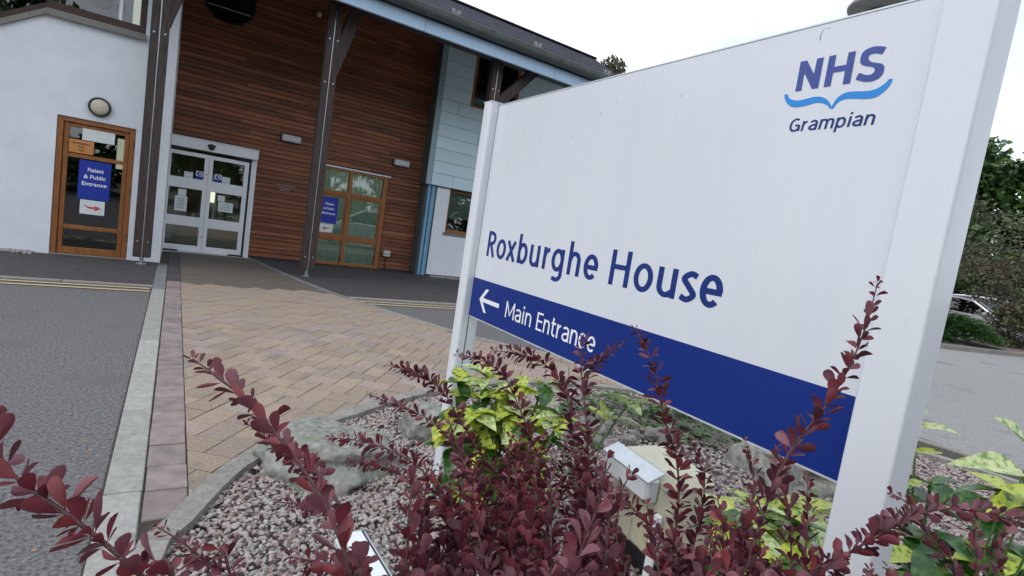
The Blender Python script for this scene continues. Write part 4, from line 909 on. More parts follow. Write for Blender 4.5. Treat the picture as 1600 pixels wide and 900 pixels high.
# ================================================================ BARBERRY SHRUBS
STEMS = [(0,0.024,[(-0.125,0.498,1.199),(-0.091,0.452,1.156),(-0.07,0.425,1.14),(-0.044,0.4,1.128),(-0.021,0.377,1.116),(0.001,0.361,1.098),(0.021,0.352,1.076)]),(0,0.0246,[(0.025,0.565,1.179),(0.046,0.526,1.172),(0.071,0.484,1.157),(0.089,0.447,1.142),(0.104,0.411,1.127),(0.114,0.379,1.113),(0.121,0.36,1.097),(0.128,0.347,1.076),(0.135,0.34,1.051)]),(0,0.017,[(0.089,0.655,1.076),(0.112,0.616,1.068),(0.125,0.559,1.075),(0.133,0.484,1.089),(0.139,0.432,1.086)]),(0,0.02,[(0.008,0.557,1.018),(0.029,0.542,1.007),(0.051,0.526,0.991),(0.072,0.51,0.974)]),(0,0.018,[(0.278,0.793,1.057),(0.315,0.745,1.051),(0.345,0.7,1.047),(0.366,0.66,1.027),(0.387,0.618,0.994),(0.411,0.574,0.956),(0.408,0.523,0.912),(0.415,0.513,0.863)]),(0,0.019,[(0.217,0.756,1.005),(0.241,0.717,1.016),(0.269,0.675,1.02),(0.296,0.632,1.015),(0.315,0.594,0.997),(0.314,0.544,0.972),(0.303,0.498,0.928)]),(0,0.017,[(0.23,0.697,0.993),(0.257,0.657,1.003),(0.279,0.618,1.003),(0.289,0.562,0.991)]),(0,0.016,[(0.128,0.665,0.967),(0.153,0.637,0.975),(0.172,0.591,0.987),(0.182,0.538,1.003)]),(0,0.026,[(0.233,0.492,1.103),(0.228,0.48,1.077),(0.219,0.459,1.051),(0.216,0.446,1.019),(0.208,0.424,0.995)]),(0,0.022,[(0.116,0.485,1.009),(0.137,0.461,1.014),(0.153,0.427,1.023),(0.159,0.399,1.025)]),(1,0.021,[(0.331,0.858,1.085),(0.366,0.811,1.083),(0.394,0.767,1.068),(0.41,0.729,1.037),(0.424,0.679,1.003),(0.45,0.622,0.964),(0.464,0.558,0.907),(0.459,0.508,0.863)]),(1,0.021,[(0.421,0.78,1.128),(0.453,0.735,1.125),(0.476,0.706,1.106),(0.488,0.669,1.066),(0.494,0.624,1.02),(0.487,0.574,0.963),(0.475,0.528,0.913),(0.457,0.487,0.879)]),(1,0.021,[(0.497,0.791,1.131),(0.534,0.743,1.136),(0.559,0.701,1.125),(0.568,0.655,1.089),(0.562,0.617,1.038),(0.539,0.566,0.98),(0.509,0.506,0.919),(0.486,0.468,0.875)]),(1,0.023,[(0.532,0.596,1.203),(0.532,0.592,1.163),(0.532,0.574,1.118),(0.527,0.548,1.07),(0.512,0.517,1.027),(0.493,0.487,0.972),(0.47,0.46,0.921),(0.456,0.441,0.885)]),(1,0.016,[(0.614,0.591,1.2),(0.586,0.595,1.18),(0.553,0.59,1.158),(0.533,0.576,1.133)]),(1,0.023,[(0.627,0.585,1.223),(0.638,0.562,1.191),(0.647,0.539,1.147),(0.645,0.51,1.096),(0.646,0.48,1.053),(0.628,0.45,1.006),(0.602,0.426,0.959),(0.581,0.409,0.901)]),(1,0.028,[(0.402,0.383,1.121),(0.4,0.381,1.085),(0.387,0.374,1.056),(0.365,0.362,1.032),(0.353,0.354,1.0)]),(1,0.025,[(0.47,0.407,1.084),(0.442,0.398,1.055),(0.422,0.383,1.021),(0.408,0.364,0.985)]),(1,0.026,[(0.297,0.469,1.055),(0.297,0.453,1.027),(0.295,0.428,1.006),(0.298,0.41,0.974)]),(1,0.025,[(0.38,0.51,1.051),(0.374,0.486,1.019),(0.369,0.461,0.985),(0.364,0.435,0.94)]),(1,0.024,[(0.342,0.634,1.073),(0.35,0.599,1.035),(0.362,0.563,0.997),(0.362,0.511,0.964),(0.36,0.472,0.923)]),(1,0.018,[(0.488,0.485,1.038),(0.504,0.45,1.03),(0.521,0.413,1.013),(0.527,0.384,1.0),(0.526,0.358,0.975)]),(1,0.02,[(0.714,0.509,1.06),(0.7,0.465,1.023),(0.674,0.442,0.984),(0.632,0.416,0.94),(0.603,0.395,0.905)]),(2,0.026,[(0.876,0.365,1.351),(0.858,0.359,1.306),(0.831,0.353,1.254),(0.797,0.351,1.204),(0.762,0.351,1.164),(0.722,0.355,1.124),(0.684,0.351,1.081),(0.651,0.342,1.034),(0.623,0.332,0.986),(0.61,0.322,0.937)]),(2,0.02,[(0.749,0.441,1.085),(0.744,0.415,1.042),(0.715,0.393,1.004),(0.682,0.373,0.955),(0.659,0.359,0.915)]),(2,0.024,[(0.776,0.255,1.093),(0.776,0.231,1.083),(0.717,0.242,1.056),(0.659,0.253,1.034),(0.607,0.261,1.013),(0.579,0.263,0.981)]),(2,0.022,[(1.152,0.168,1.014),(1.069,0.19,1.038),(0.981,0.213,1.056),(0.898,0.233,1.065),(0.807,0.244,1.063),(0.723,0.249,1.047),(0.654,0.255,1.024),(0.611,0.255,0.992)]),(2,0.022,[(0.751,0.393,1.096),(0.742,0.369,1.051),(0.723,0.341,1.013),(0.697,0.317,0.97),(0.676,0.302,0.933)]),(2,0.022,[(0.811,0.373,1.054),(0.783,0.35,1.016),(0.753,0.329,0.977),(0.73,0.314,0.927)]),(2,0.021,[(0.99,0.3,1.028),(0.981,0.279,1.001),(0.97,0.248,0.981),(0.952,0.218,0.936)]),(2,0.021,[(1.169,0.226,0.986),(1.136,0.22,0.952),(1.101,0.213,0.901)]),(2,0.02,[(1.201,0.277,0.986),(1.157,0.254,0.949),(1.106,0.231,0.886)]),(2,0.023,[(0.592,0.372,1.061),(0.584,0.349,1.025),(0.57,0.33,0.983),(0.552,0.314,0.951)]),(2,0.022,[(0.473,0.378,1.061),(0.473,0.362,1.031),(0.466,0.34,1.002),(0.463,0.326,0.975)]),(2,0.024210672747190572,[(1.061,0.227,0.882),(1.03,0.217,0.878),(1.004,0.203,0.875),(0.982,0.188,0.874),(0.961,0.171,0.875)]),(2,0.01976019539530162,[(0.82,0.275,0.97),(0.793,0.262,0.968),(0.778,0.242,0.97),(0.754,0.228,0.971),(0.738,0.209,0.975)]),(1,0.024811340646027413,[(0.287,0.56,0.898),(0.272,0.541,0.903),(0.261,0.518,0.908),(0.243,0.501,0.914),(0.223,0.485,0.92)]),(1,0.02102738116976719,[(0.316,0.557,1.033),(0.305,0.531,1.002),(0.292,0.506,0.974),(0.271,0.486,0.948),(0.26,0.461,0.926)]),(1,0.022294395675707086,[(0.402,0.647,1.02),(0.395,0.616,0.971),(0.379,0.59,0.924),(0.357,0.569,0.88),(0.341,0.546,0.841)]),(2,0.021128759230347474,[(0.603,0.377,1.039),(0.594,0.351,1.019),(0.583,0.326,1.002),(0.571,0.302,0.987),(0.555,0.281,0.974)]),(2,0.019889173806009866,[(0.834,0.297,0.874),(0.809,0.283,0.872),(0.771,0.277,0.87),(0.743,0.266,0.87),(0.71,0.257,0.871)]),(2,0.024920194652705605,[(0.739,0.279,0.976),(0.712,0.268,0.978),(0.679,0.259,0.98),(0.638,0.256,0.981),(0.602,0.25,0.984)]),(2,0.020242359346027902,[(0.636,0.384,0.994),(0.624,0.36,0.982),(0.603,0.343,0.97),(0.586,0.323,0.961),(0.564,0.306,0.953)]),(2,0.024856045418479786,[(0.74,0.406,1.009),(0.708,0.393,0.979),(0.681,0.378,0.951),(0.657,0.361,0.927),(0.626,0.348,0.905)]),(2,0.0242067936065113,[(0.732,0.424,0.973),(0.724,0.397,0.953),(0.709,0.375,0.934),(0.694,0.353,0.917),(0.688,0.324,0.904)]),(2,0.023226817444040218,[(0.704,0.384,0.915),(0.685,0.366,0.917),(0.667,0.348,0.92),(0.652,0.329,0.925),(0.632,0.312,0.929)]),(2,0.02064211065156485,[(1.271,0.282,0.772),(1.245,0.268,0.764),(1.205,0.263,0.756),(1.173,0.253,0.749),(1.132,0.249,0.743)]),(1,0.024856733129811646,[(0.439,0.698,0.965),(0.43,0.669,0.917),(0.431,0.633,0.876),(0.429,0.6,0.836),(0.424,0.569,0.8)]),(1,0.024617348890640378,[(0.533,0.509,1.029),(0.522,0.482,0.993),(0.52,0.45,0.961),(0.51,0.422,0.932),(0.505,0.393,0.906)]),(2,0.023115743391835683,[(0.907,0.372,0.828),(0.887,0.355,0.824),(0.87,0.336,0.822),(0.852,0.318,0.821),(0.829,0.303,0.82)]),(1,0.02297514398150715,[(0.59,0.723,1.001),(0.567,0.699,0.927),(0.548,0.673,0.859),(0.526,0.651,0.794),(0.503,0.628,0.734)]),(1,0.022681384547116566,[(0.334,0.656,0.995),(0.321,0.63,0.954),(0.316,0.599,0.918),(0.299,0.576,0.884),(0.283,0.552,0.853)]),(2,0.021296478192382715,[(0.702,0.39,0.997),(0.677,0.374,0.976),(0.648,0.361,0.957),(0.617,0.348,0.94),(0.585,0.338,0.924)]),(1,0.024347690682007126,[(0.537,0.752,0.948),(0.524,0.724,0.888),(0.502,0.701,0.83),(0.473,0.684,0.775),(0.453,0.661,0.725)]),(1,0.020506409693456816,[(0.477,0.702,0.948),(0.459,0.679,0.9),(0.451,0.649,0.857),(0.44,0.621,0.817),(0.422,0.598,0.779)]),(1,0.021881779560412377,[(0.264,0.523,1.032),(0.252,0.498,1.011),(0.245,0.471,0.994),(0.24,0.442,0.979),(0.235,0.414,0.968)]),(1,0.022623122344046523,[(0.421,0.542,1.073),(0.4,0.52,1.026),(0.385,0.495,0.983),(0.366,0.473,0.944),(0.348,0.45,0.909)]),(1,0.019794877649982077,[(0.574,0.647,1.019),(0.558,0.621,0.957),(0.552,0.587,0.9),(0.547,0.555,0.849),(0.54,0.524,0.8)]),(1,0.021891274371386747,[(0.357,0.687,0.81),(0.336,0.67,0.807),(0.317,0.652,0.806),(0.297,0.635,0.805),(0.274,0.62,0.806)]),(2,0.02368437493469341,[(0.849,0.264,0.97),(0.832,0.245,0.97),(0.808,0.23,0.97),(0.784,0.216,0.971),(0.762,0.201,0.974)]),(1,0.019511177172888094,[(0.71,0.662,0.818),(0.697,0.637,0.794),(0.677,0.618,0.771),(0.67,0.59,0.753),(0.651,0.571,0.734)]),(2,0.023274660195179875,[(1.066,0.428,0.703),(1.054,0.405,0.698),(1.027,0.392,0.691),(1.013,0.371,0.688),(0.997,0.351,0.686)]),(1,0.020679222526739295,[(0.306,0.573,1.036),(0.303,0.541,1.003),(0.303,0.508,0.975),(0.301,0.477,0.949),(0.298,0.446,0.927)]),(1,0.023183777673306656,[(0.543,0.538,1.045),(0.526,0.514,0.998),(0.512,0.487,0.955),(0.489,0.468,0.914),(0.468,0.447,0.877)]),(2,0.024181015791202222,[(0.669,0.348,0.994),(0.646,0.332,0.984),(0.61,0.324,0.974),(0.584,0.31,0.967),(0.551,0.301,0.961)]),(1,0.021882807580976212,[(0.353,0.495,1.044),(0.344,0.468,1.019),(0.339,0.439,0.998),(0.328,0.414,0.979),(0.323,0.386,0.964)]),(2,0.021948674268451162,[(1.023,0.397,0.819),(1.01,0.375,0.813),(0.995,0.354,0.808),(0.974,0.337,0.803),(0.97,0.31,0.803)]),(1,0.022788044740262383,[(0.474,0.807,0.909),(0.466,0.776,0.854),(0.467,0.739,0.804),(0.462,0.707,0.757),(0.459,0.673,0.714)]),(2,0.022967484180346758,[(0.601,0.376,1.017),(0.576,0.36,1.0),(0.548,0.347,0.986),(0.521,0.333,0.974),(0.494,0.319,0.964)]),(2,0.02181796044791254,[(0.672,0.385,0.907),(0.654,0.367,0.906),(0.626,0.355,0.904),(0.61,0.335,0.905),(0.587,0.321,0.907)]),(1,0.02173994966469996,[(0.362,0.466,1.06),(0.358,0.436,1.037),(0.349,0.41,1.015),(0.342,0.383,0.998),(0.335,0.355,0.983)]),(1,0.021406424592957184,[(0.589,0.62,1.009),(0.582,0.589,0.954),(0.573,0.558,0.904),(0.568,0.526,0.858),(0.56,0.496,0.815)]),(2,0.02265208481687224,[(0.565,0.346,1.023),(0.552,0.323,1.015),(0.535,0.304,1.009),(0.523,0.281,1.005),(0.509,0.26,1.003)]),(1,0.019427310194238802,[(0.579,0.488,0.91),(0.559,0.471,0.903),(0.528,0.46,0.895),(0.498,0.448,0.889),(0.468,0.437,0.884)]),(1,0.02425050617922565,[(0.607,0.585,0.933),(0.585,0.565,0.9),(0.579,0.536,0.873),(0.56,0.515,0.846),(0.547,0.491,0.822)]),(2,0.024140601041770363,[(1.032,0.25,0.911),(0.993,0.244,0.904),(0.958,0.237,0.899),(0.921,0.231,0.894),(0.877,0.229,0.89)]),(1,0.024998093361734162,[(0.607,0.65,0.985),(0.595,0.622,0.929),(0.591,0.589,0.879),(0.578,0.561,0.83),(0.568,0.533,0.786)]),(1,0.02047231863182035,[(0.428,0.549,0.99),(0.413,0.526,0.963),(0.392,0.507,0.937),(0.375,0.486,0.915),(0.355,0.466,0.896)]),(1,0.020715453743372775,[(0.421,0.801,0.767),(0.428,0.766,0.755),(0.424,0.736,0.742),(0.43,0.701,0.733),(0.425,0.674,0.723)]),(1,0.01978146719878665,[(0.624,0.574,0.892),(0.616,0.547,0.873),(0.607,0.521,0.855),(0.608,0.489,0.841),(0.6,0.462,0.828)]),(2,0.021615730458190954,[(0.71,0.234,1.009),(0.677,0.225,1.008),(0.651,0.212,1.009),(0.629,0.197,1.012),(0.601,0.185,1.015)]),(2,0.022181873736050302,[(0.791,0.33,0.935),(0.768,0.315,0.935),(0.741,0.302,0.935),(0.71,0.292,0.936),(0.676,0.285,0.937)]),(2,0.02461777762296438,[(0.651,0.311,0.992),(0.621,0.3,0.99),(0.593,0.288,0.989),(0.566,0.276,0.99),(0.541,0.262,0.992)]),(1,0.021125720667513514,[(0.542,0.735,1.0),(0.534,0.701,0.931),(0.54,0.66,0.868),(0.529,0.63,0.807),(0.529,0.593,0.752)]),(1,0.024099005046281173,[(0.417,0.58,1.007),(0.411,0.55,0.972),(0.404,0.52,0.941),(0.404,0.487,0.914),(0.397,0.459,0.889)]),(1,0.020944362929932046,[(0.373,0.465,1.084),(0.361,0.438,1.053),(0.345,0.416,1.024),(0.322,0.398,0.998),(0.307,0.375,0.976)]),(1,0.020872464128446195,[(0.381,0.449,1.106),(0.366,0.424,1.071),(0.355,0.398,1.04),(0.341,0.373,1.013),(0.327,0.35,0.989)]),(2,0.024749863069961485,[(0.858,0.484,0.885),(0.834,0.467,0.865),(0.81,0.451,0.846),(0.792,0.431,0.83),(0.776,0.41,0.817)]),(1,0.020647594359332357,[(0.271,0.548,1.026),(0.263,0.521,1.002),(0.252,0.495,0.981),(0.238,0.472,0.962),(0.231,0.445,0.947)]),(2,0.019551632354980593,[(0.936,0.2,0.892),(0.904,0.191,0.891),(0.867,0.185,0.89),(0.832,0.178,0.891),(0.797,0.171,0.892)]),(2,0.021319985597918187,[(0.537,0.334,1.029),(0.518,0.316,1.023),(0.497,0.299,1.018),(0.473,0.284,1.015),(0.448,0.27,1.013)]),(2,0.01946004621533189,[(0.867,0.22,0.89),(0.836,0.21,0.89),(0.798,0.205,0.889),(0.755,0.203,0.889),(0.723,0.194,0.893)]),(1,0.020813940424543955,[(0.681,0.62,0.885),(0.669,0.594,0.855),(0.664,0.565,0.828),(0.66,0.534,0.803),(0.66,0.502,0.782)]),(1,0.02372050917253906,[(0.335,0.538,1.041),(0.322,0.512,1.01),(0.308,0.488,0.982),(0.293,0.465,0.957),(0.278,0.443,0.935)]),(1,0.02404431577613149,[(0.522,0.779,0.833),(0.506,0.755,0.797),(0.495,0.729,0.765),(0.472,0.71,0.733),(0.461,0.684,0.705)]),(1,0.0200982103517547,[(0.415,0.579,1.072),(0.402,0.551,1.02),(0.388,0.524,0.972),(0.374,0.498,0.928),(0.365,0.47,0.89)]),(1,0.020475129816081218,[(0.645,0.644,0.955),(0.625,0.621,0.904),(0.612,0.595,0.857),(0.59,0.573,0.812),(0.565,0.554,0.77)]),(2,0.02327410320770418,[(0.611,0.339,0.953),(0.582,0.328,0.952),(0.554,0.316,0.952),(0.52,0.308,0.952),(0.491,0.297,0.954)])]
def bleaf(seed, mats_i):
    """one obovate barberry leaf, unit length along +Y, cupped and folded a little; 10 triangles or so"""
    rnd = random.Random(seed); prof = [(0, .0), (.16, .035), (.38, .16), (.62, .24), (.82, .235), (.95, .13)]; v = []; f = []
    bend = rnd.uniform(-.25, .42); cup = rnd.uniform(.02, .17); tw = rnd.uniform(-.5, .5)
    for y, w in prof:
        z = bend * y * y; c = cup * w / .24; a = tw * y
        v += [(-w * math.cos(a), y, z + c - w * math.sin(a)), (0, y, z), (w * math.cos(a), y, z + c + w * math.sin(a))]
    v.append((0, 1.0, bend)); n = len(prof)
    for i in range(n - 1): f += [(3 * i, 3 * i + 1, 3 * i + 4, 3 * i + 3), (3 * i + 1, 3 * i + 2, 3 * i + 5, 3 * i + 4)]
    f += [(3 * n - 3, 3 * n - 2, 3 * n), (3 * n - 2, 3 * n - 1, 3 * n)]
    return [Vector(p) for p in v], f
BL = [bleaf(i, 0) for i in range(11)]
BLM = {}
def bleaf_mesh(i, mi):
    if (i, mi) not in BLM:
        me = bpy.data.meshes.new('leaf'); me.from_pydata([tuple(p) for p in BL[i][0]], [], BL[i][1]); me.materials.append(BAR[mi]); me.polygons.foreach_set('use_smooth', [True] * len(me.polygons)); BLM[(i, mi)] = me
    return BLM[(i, mi)]
def curve(pts, n=6): return [Vector(p) for p in smoothpoly([tuple(p) for p in pts], n, False)]
roots = [(.18, .20, -.03), (.50, .38, -.03), (.72, .18, -.03)]
labels = ['purple leaved barberry shrub reaching over the gravel and the asphalt at lower left', 'dense purple leaved barberry shrub in front of the blue sign band', 'purple leaved barberry shrub whose long shoots cross the right sign post']
camv = Vector((0, 0, 1.34))
for bi in range(3):
    rx, ry, rz = roots[bi]; t = thing('barberry_shrub', labels[bi], 'shrub', (rx, ry, 0)); rnd = random.Random(50 + bi); leaves = []
    org_ = Vector((rx, ry, 0))
    for si, (b_, size, pts) in enumerate(s for s in STEMS if s[0] == bi):
        P = [Vector(p) for p in pts]; last = P[-1]; d = (P[-1] - P[-2]).normalized()
        thin = size < .0175 or (last.z > 1.0 and len(P) < 5 and si > 1 and size < .02)
        if not thin:
            root = Vector((rx + rnd.uniform(-.08, .08), ry + rnd.uniform(-.08, .08), -.03))
            P += [last.lerp(root, .3) + Vector((0, 0, -.02)) + d * .03, last.lerp(root, .62), root]
        C = curve(P, 5); acc = 0; total = sum((b__ - a).length for a, b__ in zip(C, C[1:]))
        n = len(C); rad = [(.0006 + .0017 * (i / n) ** .8) * (size / .022) for i in range(n)]
        part('stem', MB().tube([p - org_ for p in C], rad, 6), M['stem'], t, True)
        s = 0.0; nxt = .0; young = rnd.random() < .3
        for a, c in zip(C, C[1:]):
            seg = (c - a).length; dirn = (a - c).normalized()
            while nxt < s + seg:
                p = a + (c - a) * ((nxt - s) / seg); u = nxt
                grow = min(1, .42 + u / .11)
                if u > total * .8 or p.z < .35: break
                k = rnd.choice((3, 4, 4)) if size >= .0245 or bi == 2 else rnd.choice((4, 5, 5, 6)) if grow > .6 else rnd.choice((3, 3, 4)); a0 = rnd.uniform(0, 6.28)
                for q in range(k):
                    aa = a0 + 6.283 * q / k + rnd.uniform(-.4, .4)
                    side = dirn.orthogonal().normalized(); side = Matrix.Rotation(aa, 3, dirn) @ side
                    out_ = (side * rnd.uniform(.85, 1.2) + dirn * (rnd.uniform(.35, 1.2) if size >= .0245 or bi == 2 else rnd.uniform(.0, .75)) + Vector((0, 0, .12))).normalized()
                    L_ = size * grow * rnd.uniform(.5, 1.18) * (.9 if bi == 0 else 1)
                    z_ = (dirn * .8 - out_ * out_.dot(dirn) + Vector((rnd.gauss(0, .35), rnd.gauss(0, .35), rnd.gauss(0, .35) + .25)))
                    z_ = (z_ - out_ * z_.dot(out_)).normalized(); x_ = out_.cross(z_)
                    mi = rnd.choice((0, 0, 1, 3, 4, 4)) if bi == 0 else 3 if (u < .035 and rnd.random() < .4) or (young and rnd.random() < .05) else rnd.choice((0, 0, 1, 1, 1, 2, 2, 4))
                    if bi == 1 and size >= .027: mi = rnd.choice((4, 4, 0))
                    leaves.append((L_ / (p - camv).length, p + out_ * rad[0], Matrix((x_, out_, z_)).transposed().to_4x4(), L_, rnd.randrange(11), mi))
                nxt += (.0055 + .0070 * grow) * rnd.uniform(.7, 1.3) * (size / .022) * (1.15 if size >= .0245 else 1.25 if bi == 2 else 1)
            s += seg
    leaves.sort(key=lambda l: -l[0])
    # the 290 leaves that show largest are parts; the remainder is one mass
    vis = [l for l in leaves if (l[1] - camv).dot(w_) > .2 and abs((l[1] - camv).dot(r_) / (l[1] - camv).dot(w_)) < 1.05 and (l[1] - camv).dot(u_) / (l[1] - camv).dot(w_) > -.60]
    top = set(id(l) for l in vis[:290])
    big = MB()
    for l in leaves:
        _, p, m3, L_, i, mi = l
        mm = Matrix.Translation(p - org_) @ m3 @ Matrix.Scale(L_, 4)
        if id(l) in top:
            o = bpy.data.objects.new('leaf', bleaf_mesh(i, mi)); col.objects.link(o); o.parent = t; o.matrix_local = mm
        else: big.add([mm @ v for v in BL[i][0]], BL[i][1], mi)
    tag(link('foliage', big.mesh('foliage', BAR, True, False), t), kind='stuff')
    print('leaves', bi, len(leaves), len(vis))

# ================================================================ SPOTTED LAURELS
def lleaf(seed):
    rnd = random.Random(seed); v = []; f = []; n = 8; bend = rnd.uniform(.1, .5); tw = rnd.uniform(-.3, .3)
    for i in range(n + 1):
        y = i / n; w = .25 * math.sin(math.pi * min(1, y ** .8)) ** .8 * (1 + (.12 * math.sin(i * 5 + seed) if 1 < i < n else 0)) if 0 < i < n else .004
        z = -bend * y * y; a = tw * y; c = .35 * w
        v += [(-w * math.cos(a), y, z + c - w * math.sin(a)), (0, y, z), (w * math.cos(a), y, z + c + w * math.sin(a))]
    for i in range(n): f += [(3 * i, 3 * i + 1, 3 * i + 4, 3 * i + 3), (3 * i + 1, 3 * i + 2, 3 * i + 5, 3 * i + 4)]
    return v, f
LM = {}
def laurel_mesh(i, mi):
    if (i, mi) not in LM:
        v, f = lleaf(i); me = bpy.data.meshes.new('leaf'); me.from_pydata(v, [], f); me.materials.append(LAU[mi]); me.polygons.foreach_set('use_smooth', [True] * len(me.polygons)); LM[(i, mi)] = me
    return LM[(i, mi)]
def laurel(label, root, tips, size, seed, per=(6, 9), pal=(0, 0, 1, 2, 3), levels=4):
    t = thing('spotted_laurel', label, 'shrub', (root[0], root[1], 0)); rnd = random.Random(seed); o_ = Vector((root[0], root[1], 0)); n_leaf = 0
    for tip in tips:
        T = Vector(tip) - o_; Rt = Vector((rnd.uniform(-.04, .04), rnd.uniform(-.04, .04), -.03)); mid = Rt.lerp(T, .55) + Vector((0, 0, -.04)); C = curve([Rt, mid, T], 5)
        part('stem', MB().tube(C, [.008 - .004 * i / len(C) for i in range(len(C))], 6), M['stem_green'], t, True)
        for lev, (fr_, k) in enumerate(((1.0, rnd.randint(*per)), (.9, 4), (.8, 4), (.68, 4))[:levels]):
            p = C[min(len(C) - 1, int(fr_ * (len(C) - 1)))]; a0 = rnd.uniform(0, 6.28)
            for q in range(k):
                if n_leaf >= 285: break
                a = a0 + 6.283 * q / k + rnd.uniform(-.35, .35); el = rnd.uniform(-.25, .75) - .25 * lev + (.45 if levels == 1 else 0)
                out_ = Vector((math.cos(a) * math.cos(el), math.sin(a) * math.cos(el), math.sin(el)))
                z_ = Vector((rnd.gauss(0, .2), rnd.gauss(0, .2), 1)); z_ = (z_ - out_ * z_.dot(out_)).normalized(); x_ = out_.cross(z_)
                o = bpy.data.objects.new('leaf', laurel_mesh(rnd.randrange(6), rnd.choice(pal if lev < 2 else (2, 2, 0)))); col.objects.link(o); o.parent = t
                o.matrix_local = Matrix.Translation(p) @ Matrix((x_, out_, z_)).transposed().to_4x4() @ Matrix.Scale(size * rnd.uniform(.6, 1.15), 4); n_leaf += 1
    return t
a1 = [(1.121, 2.008, .655), (1.214, 1.952, .7), (1.26, 1.798, .663), (1.4, 1.773, .723), (1.115, 1.823, .577), (1.227, 1.63, .59), (1.35, 1.562, .66), (1.103, 1.703, .49), (1.30, 1.70, .60), (1.02, 1.88, .52), (1.17, 1.78, .50), (1.30, 1.62, .45), (1.16, 1.9, .62), (1.3, 1.88, .66), (1.2, 1.72, .6), (1.08, 1.78, .6), (1.32, 1.8, .62), (1.38, 1.45, .60), (1.32, 1.52, .66), (1.42, 1.6, .64)]
laurel('bushy yellow spotted laurel between the left sign post and the red shrub', (1.2, 1.8), a1, .135, 3, (5, 7))
laurel('single laurel shoot with pale cream leaves just below the sign band', (1.12, 1.62), [(1.36, 1.34, .73), (1.42, 1.30, .80)], .13, 5, (4, 5), (1, 1, 3), 1)
a2 = [(1.93, .55, .80), (1.90, .38, .86), (1.797, .445, .70), (1.728, .485, .66), (1.737, .367, .70), (1.82, .30, .74), (1.588, .394, .64), (1.623, .314, .66), (1.9, .5, .62), (1.72, .4, .55)]
lt = laurel('spotted laurel with long green and yellow leaves right of the right sign post', (1.8, .42), a2, .125, 8, (4, 6), (2, 2, 2, 0))
for q_, (A, Bp) in enumerate((((1.689, 0.316, 0.968), (1.556, 0.386, 1.025)), ((1.807, 0.339, 1.008), (1.713, 0.387, 1.094)), ((1.927, 0.614, 0.95), (1.978, 0.527, 0.995)), ((1.93, 0.604, 0.877), (1.975, 0.553, 0.901)), ((1.937, 0.636, 0.982), (1.98, 0.61, 1.005)), ((1.673, 0.299, 0.94), (1.546, 0.322, 0.933)), ((1.615, 0.331, 0.886), (1.514, 0.402, 0.926)), ((1.64, 0.26, 0.936), (1.555, 0.32, 0.969)))):
    A, Bp = Vector(A), Vector(Bp); o_ = Vector((1.8, .42, 0)); y_ = (Bp - A); l_ = y_.length; y_.normalize(); z_ = Vector((-.25, -.35, 1)); z_ = (z_ - y_ * z_.dot(y_)).normalized(); x_ = y_.cross(z_)
    o = bpy.data.objects.new('leaf', laurel_mesh(q_ % 6, (1, 1, 1, 0, 1, 0, 2, 0)[q_])); col.objects.link(o); o.parent = lt
    o.matrix_local = Matrix.Translation(A - o_) @ Matrix((x_, y_, z_)).transposed().to_4x4() @ Matrix.Diagonal((l_ * .75, l_, l_, 1))
    part('stem', MB().tube(curve([(0, 0, -.03), ((A - o_) * .5) + Vector((0, 0, -.06)), A - o_], 5), [.006 - .0004 * i for i in range(11)], 6), M['stem_green'], lt, True)
a3 = [(1.30, .78, .69), (1.33, .70, .68), (1.28, .62, .66), (1.418, .66, .70), (1.56, .70, .70), (1.46, .765, .66), (1.36, .66, .56)]
laurel('spotted laurel under the sign panel beside the right post', (1.38, .72), a3, .12, 11, (5, 7), (0, 2, 1, 3))
# small green ground plants behind the floodlight
def ground_plant(label, x, y, r, h, seed, n=110):
    rnd = random.Random(seed); mb = MB()
    for i in range(n):
        a = rnd.uniform(0, 6.28); d = r * math.sqrt(rnd.random()); px, py = d * math.cos(a), d * math.sin(a); z = h * (1 - (d / r) ** 2) * rnd.uniform(.5, 1); w = rnd.uniform(.02, .04); b_ = rnd.uniform(0, 6.28)
        c, s = math.cos(b_) * w, math.sin(b_) * w
        mb.add([(px - c, py - s, z), (px + s * .6, py - c * .6, z + .01), (px + c, py + s, z - .008), (px - s * .6, py + c * .6, z + .012)], [(0, 1, 2, 3)], rnd.randrange(2))
    t = thing('ground_plant', label, 'plant', (x, y, 0)); tag(link('foliage', mb.mesh('foliage', JUN, False, False), t), kind='stuff'); part('stem', MB().tube([(0, 0, -.04), (0, 0, h * .7)], .008, 5), M['stem_green'], t)
ground_plant('low bright green plant beside the dark rock under the sign', 3.65, 2.62, .42, .22, 1, 320); ground_plant('low dark green plant behind the heap of cobbles', 3.3, 3.05, .42, .16, 2, 240)
# ================================================================ STREET LAMP
t = thing('street_lamp', 'grey round mushroom shaped lamp head showing above the top edge of the sign', 'lamp', (5.88, 2.96, 0))
part('column', MB().tube([(0, 0, 0), (0, 0, 1.0), (0, 0, 4.15)], [.055, .05, .038], 14), M['lampgrey'], t, True)
part('head', MB().lathe([(.001, 4.30), (.14, 4.29), (.27, 4.25), (.305, 4.20), (.30, 4.175), (.24, 4.155), (.12, 4.15)], 32), M['lampgrey'], t, True)
part('lamp_glass', MB().lathe([(.12, 4.15), (.115, 4.10), (.08, 4.07), (.05, 4.06)], 24), M['black'], t, True)
part('base', MB().lathe([(.10, 0), (.10, .02), (.07, .03), (.065, .9), (.055, .92)], 16), M['lampgrey'], t)

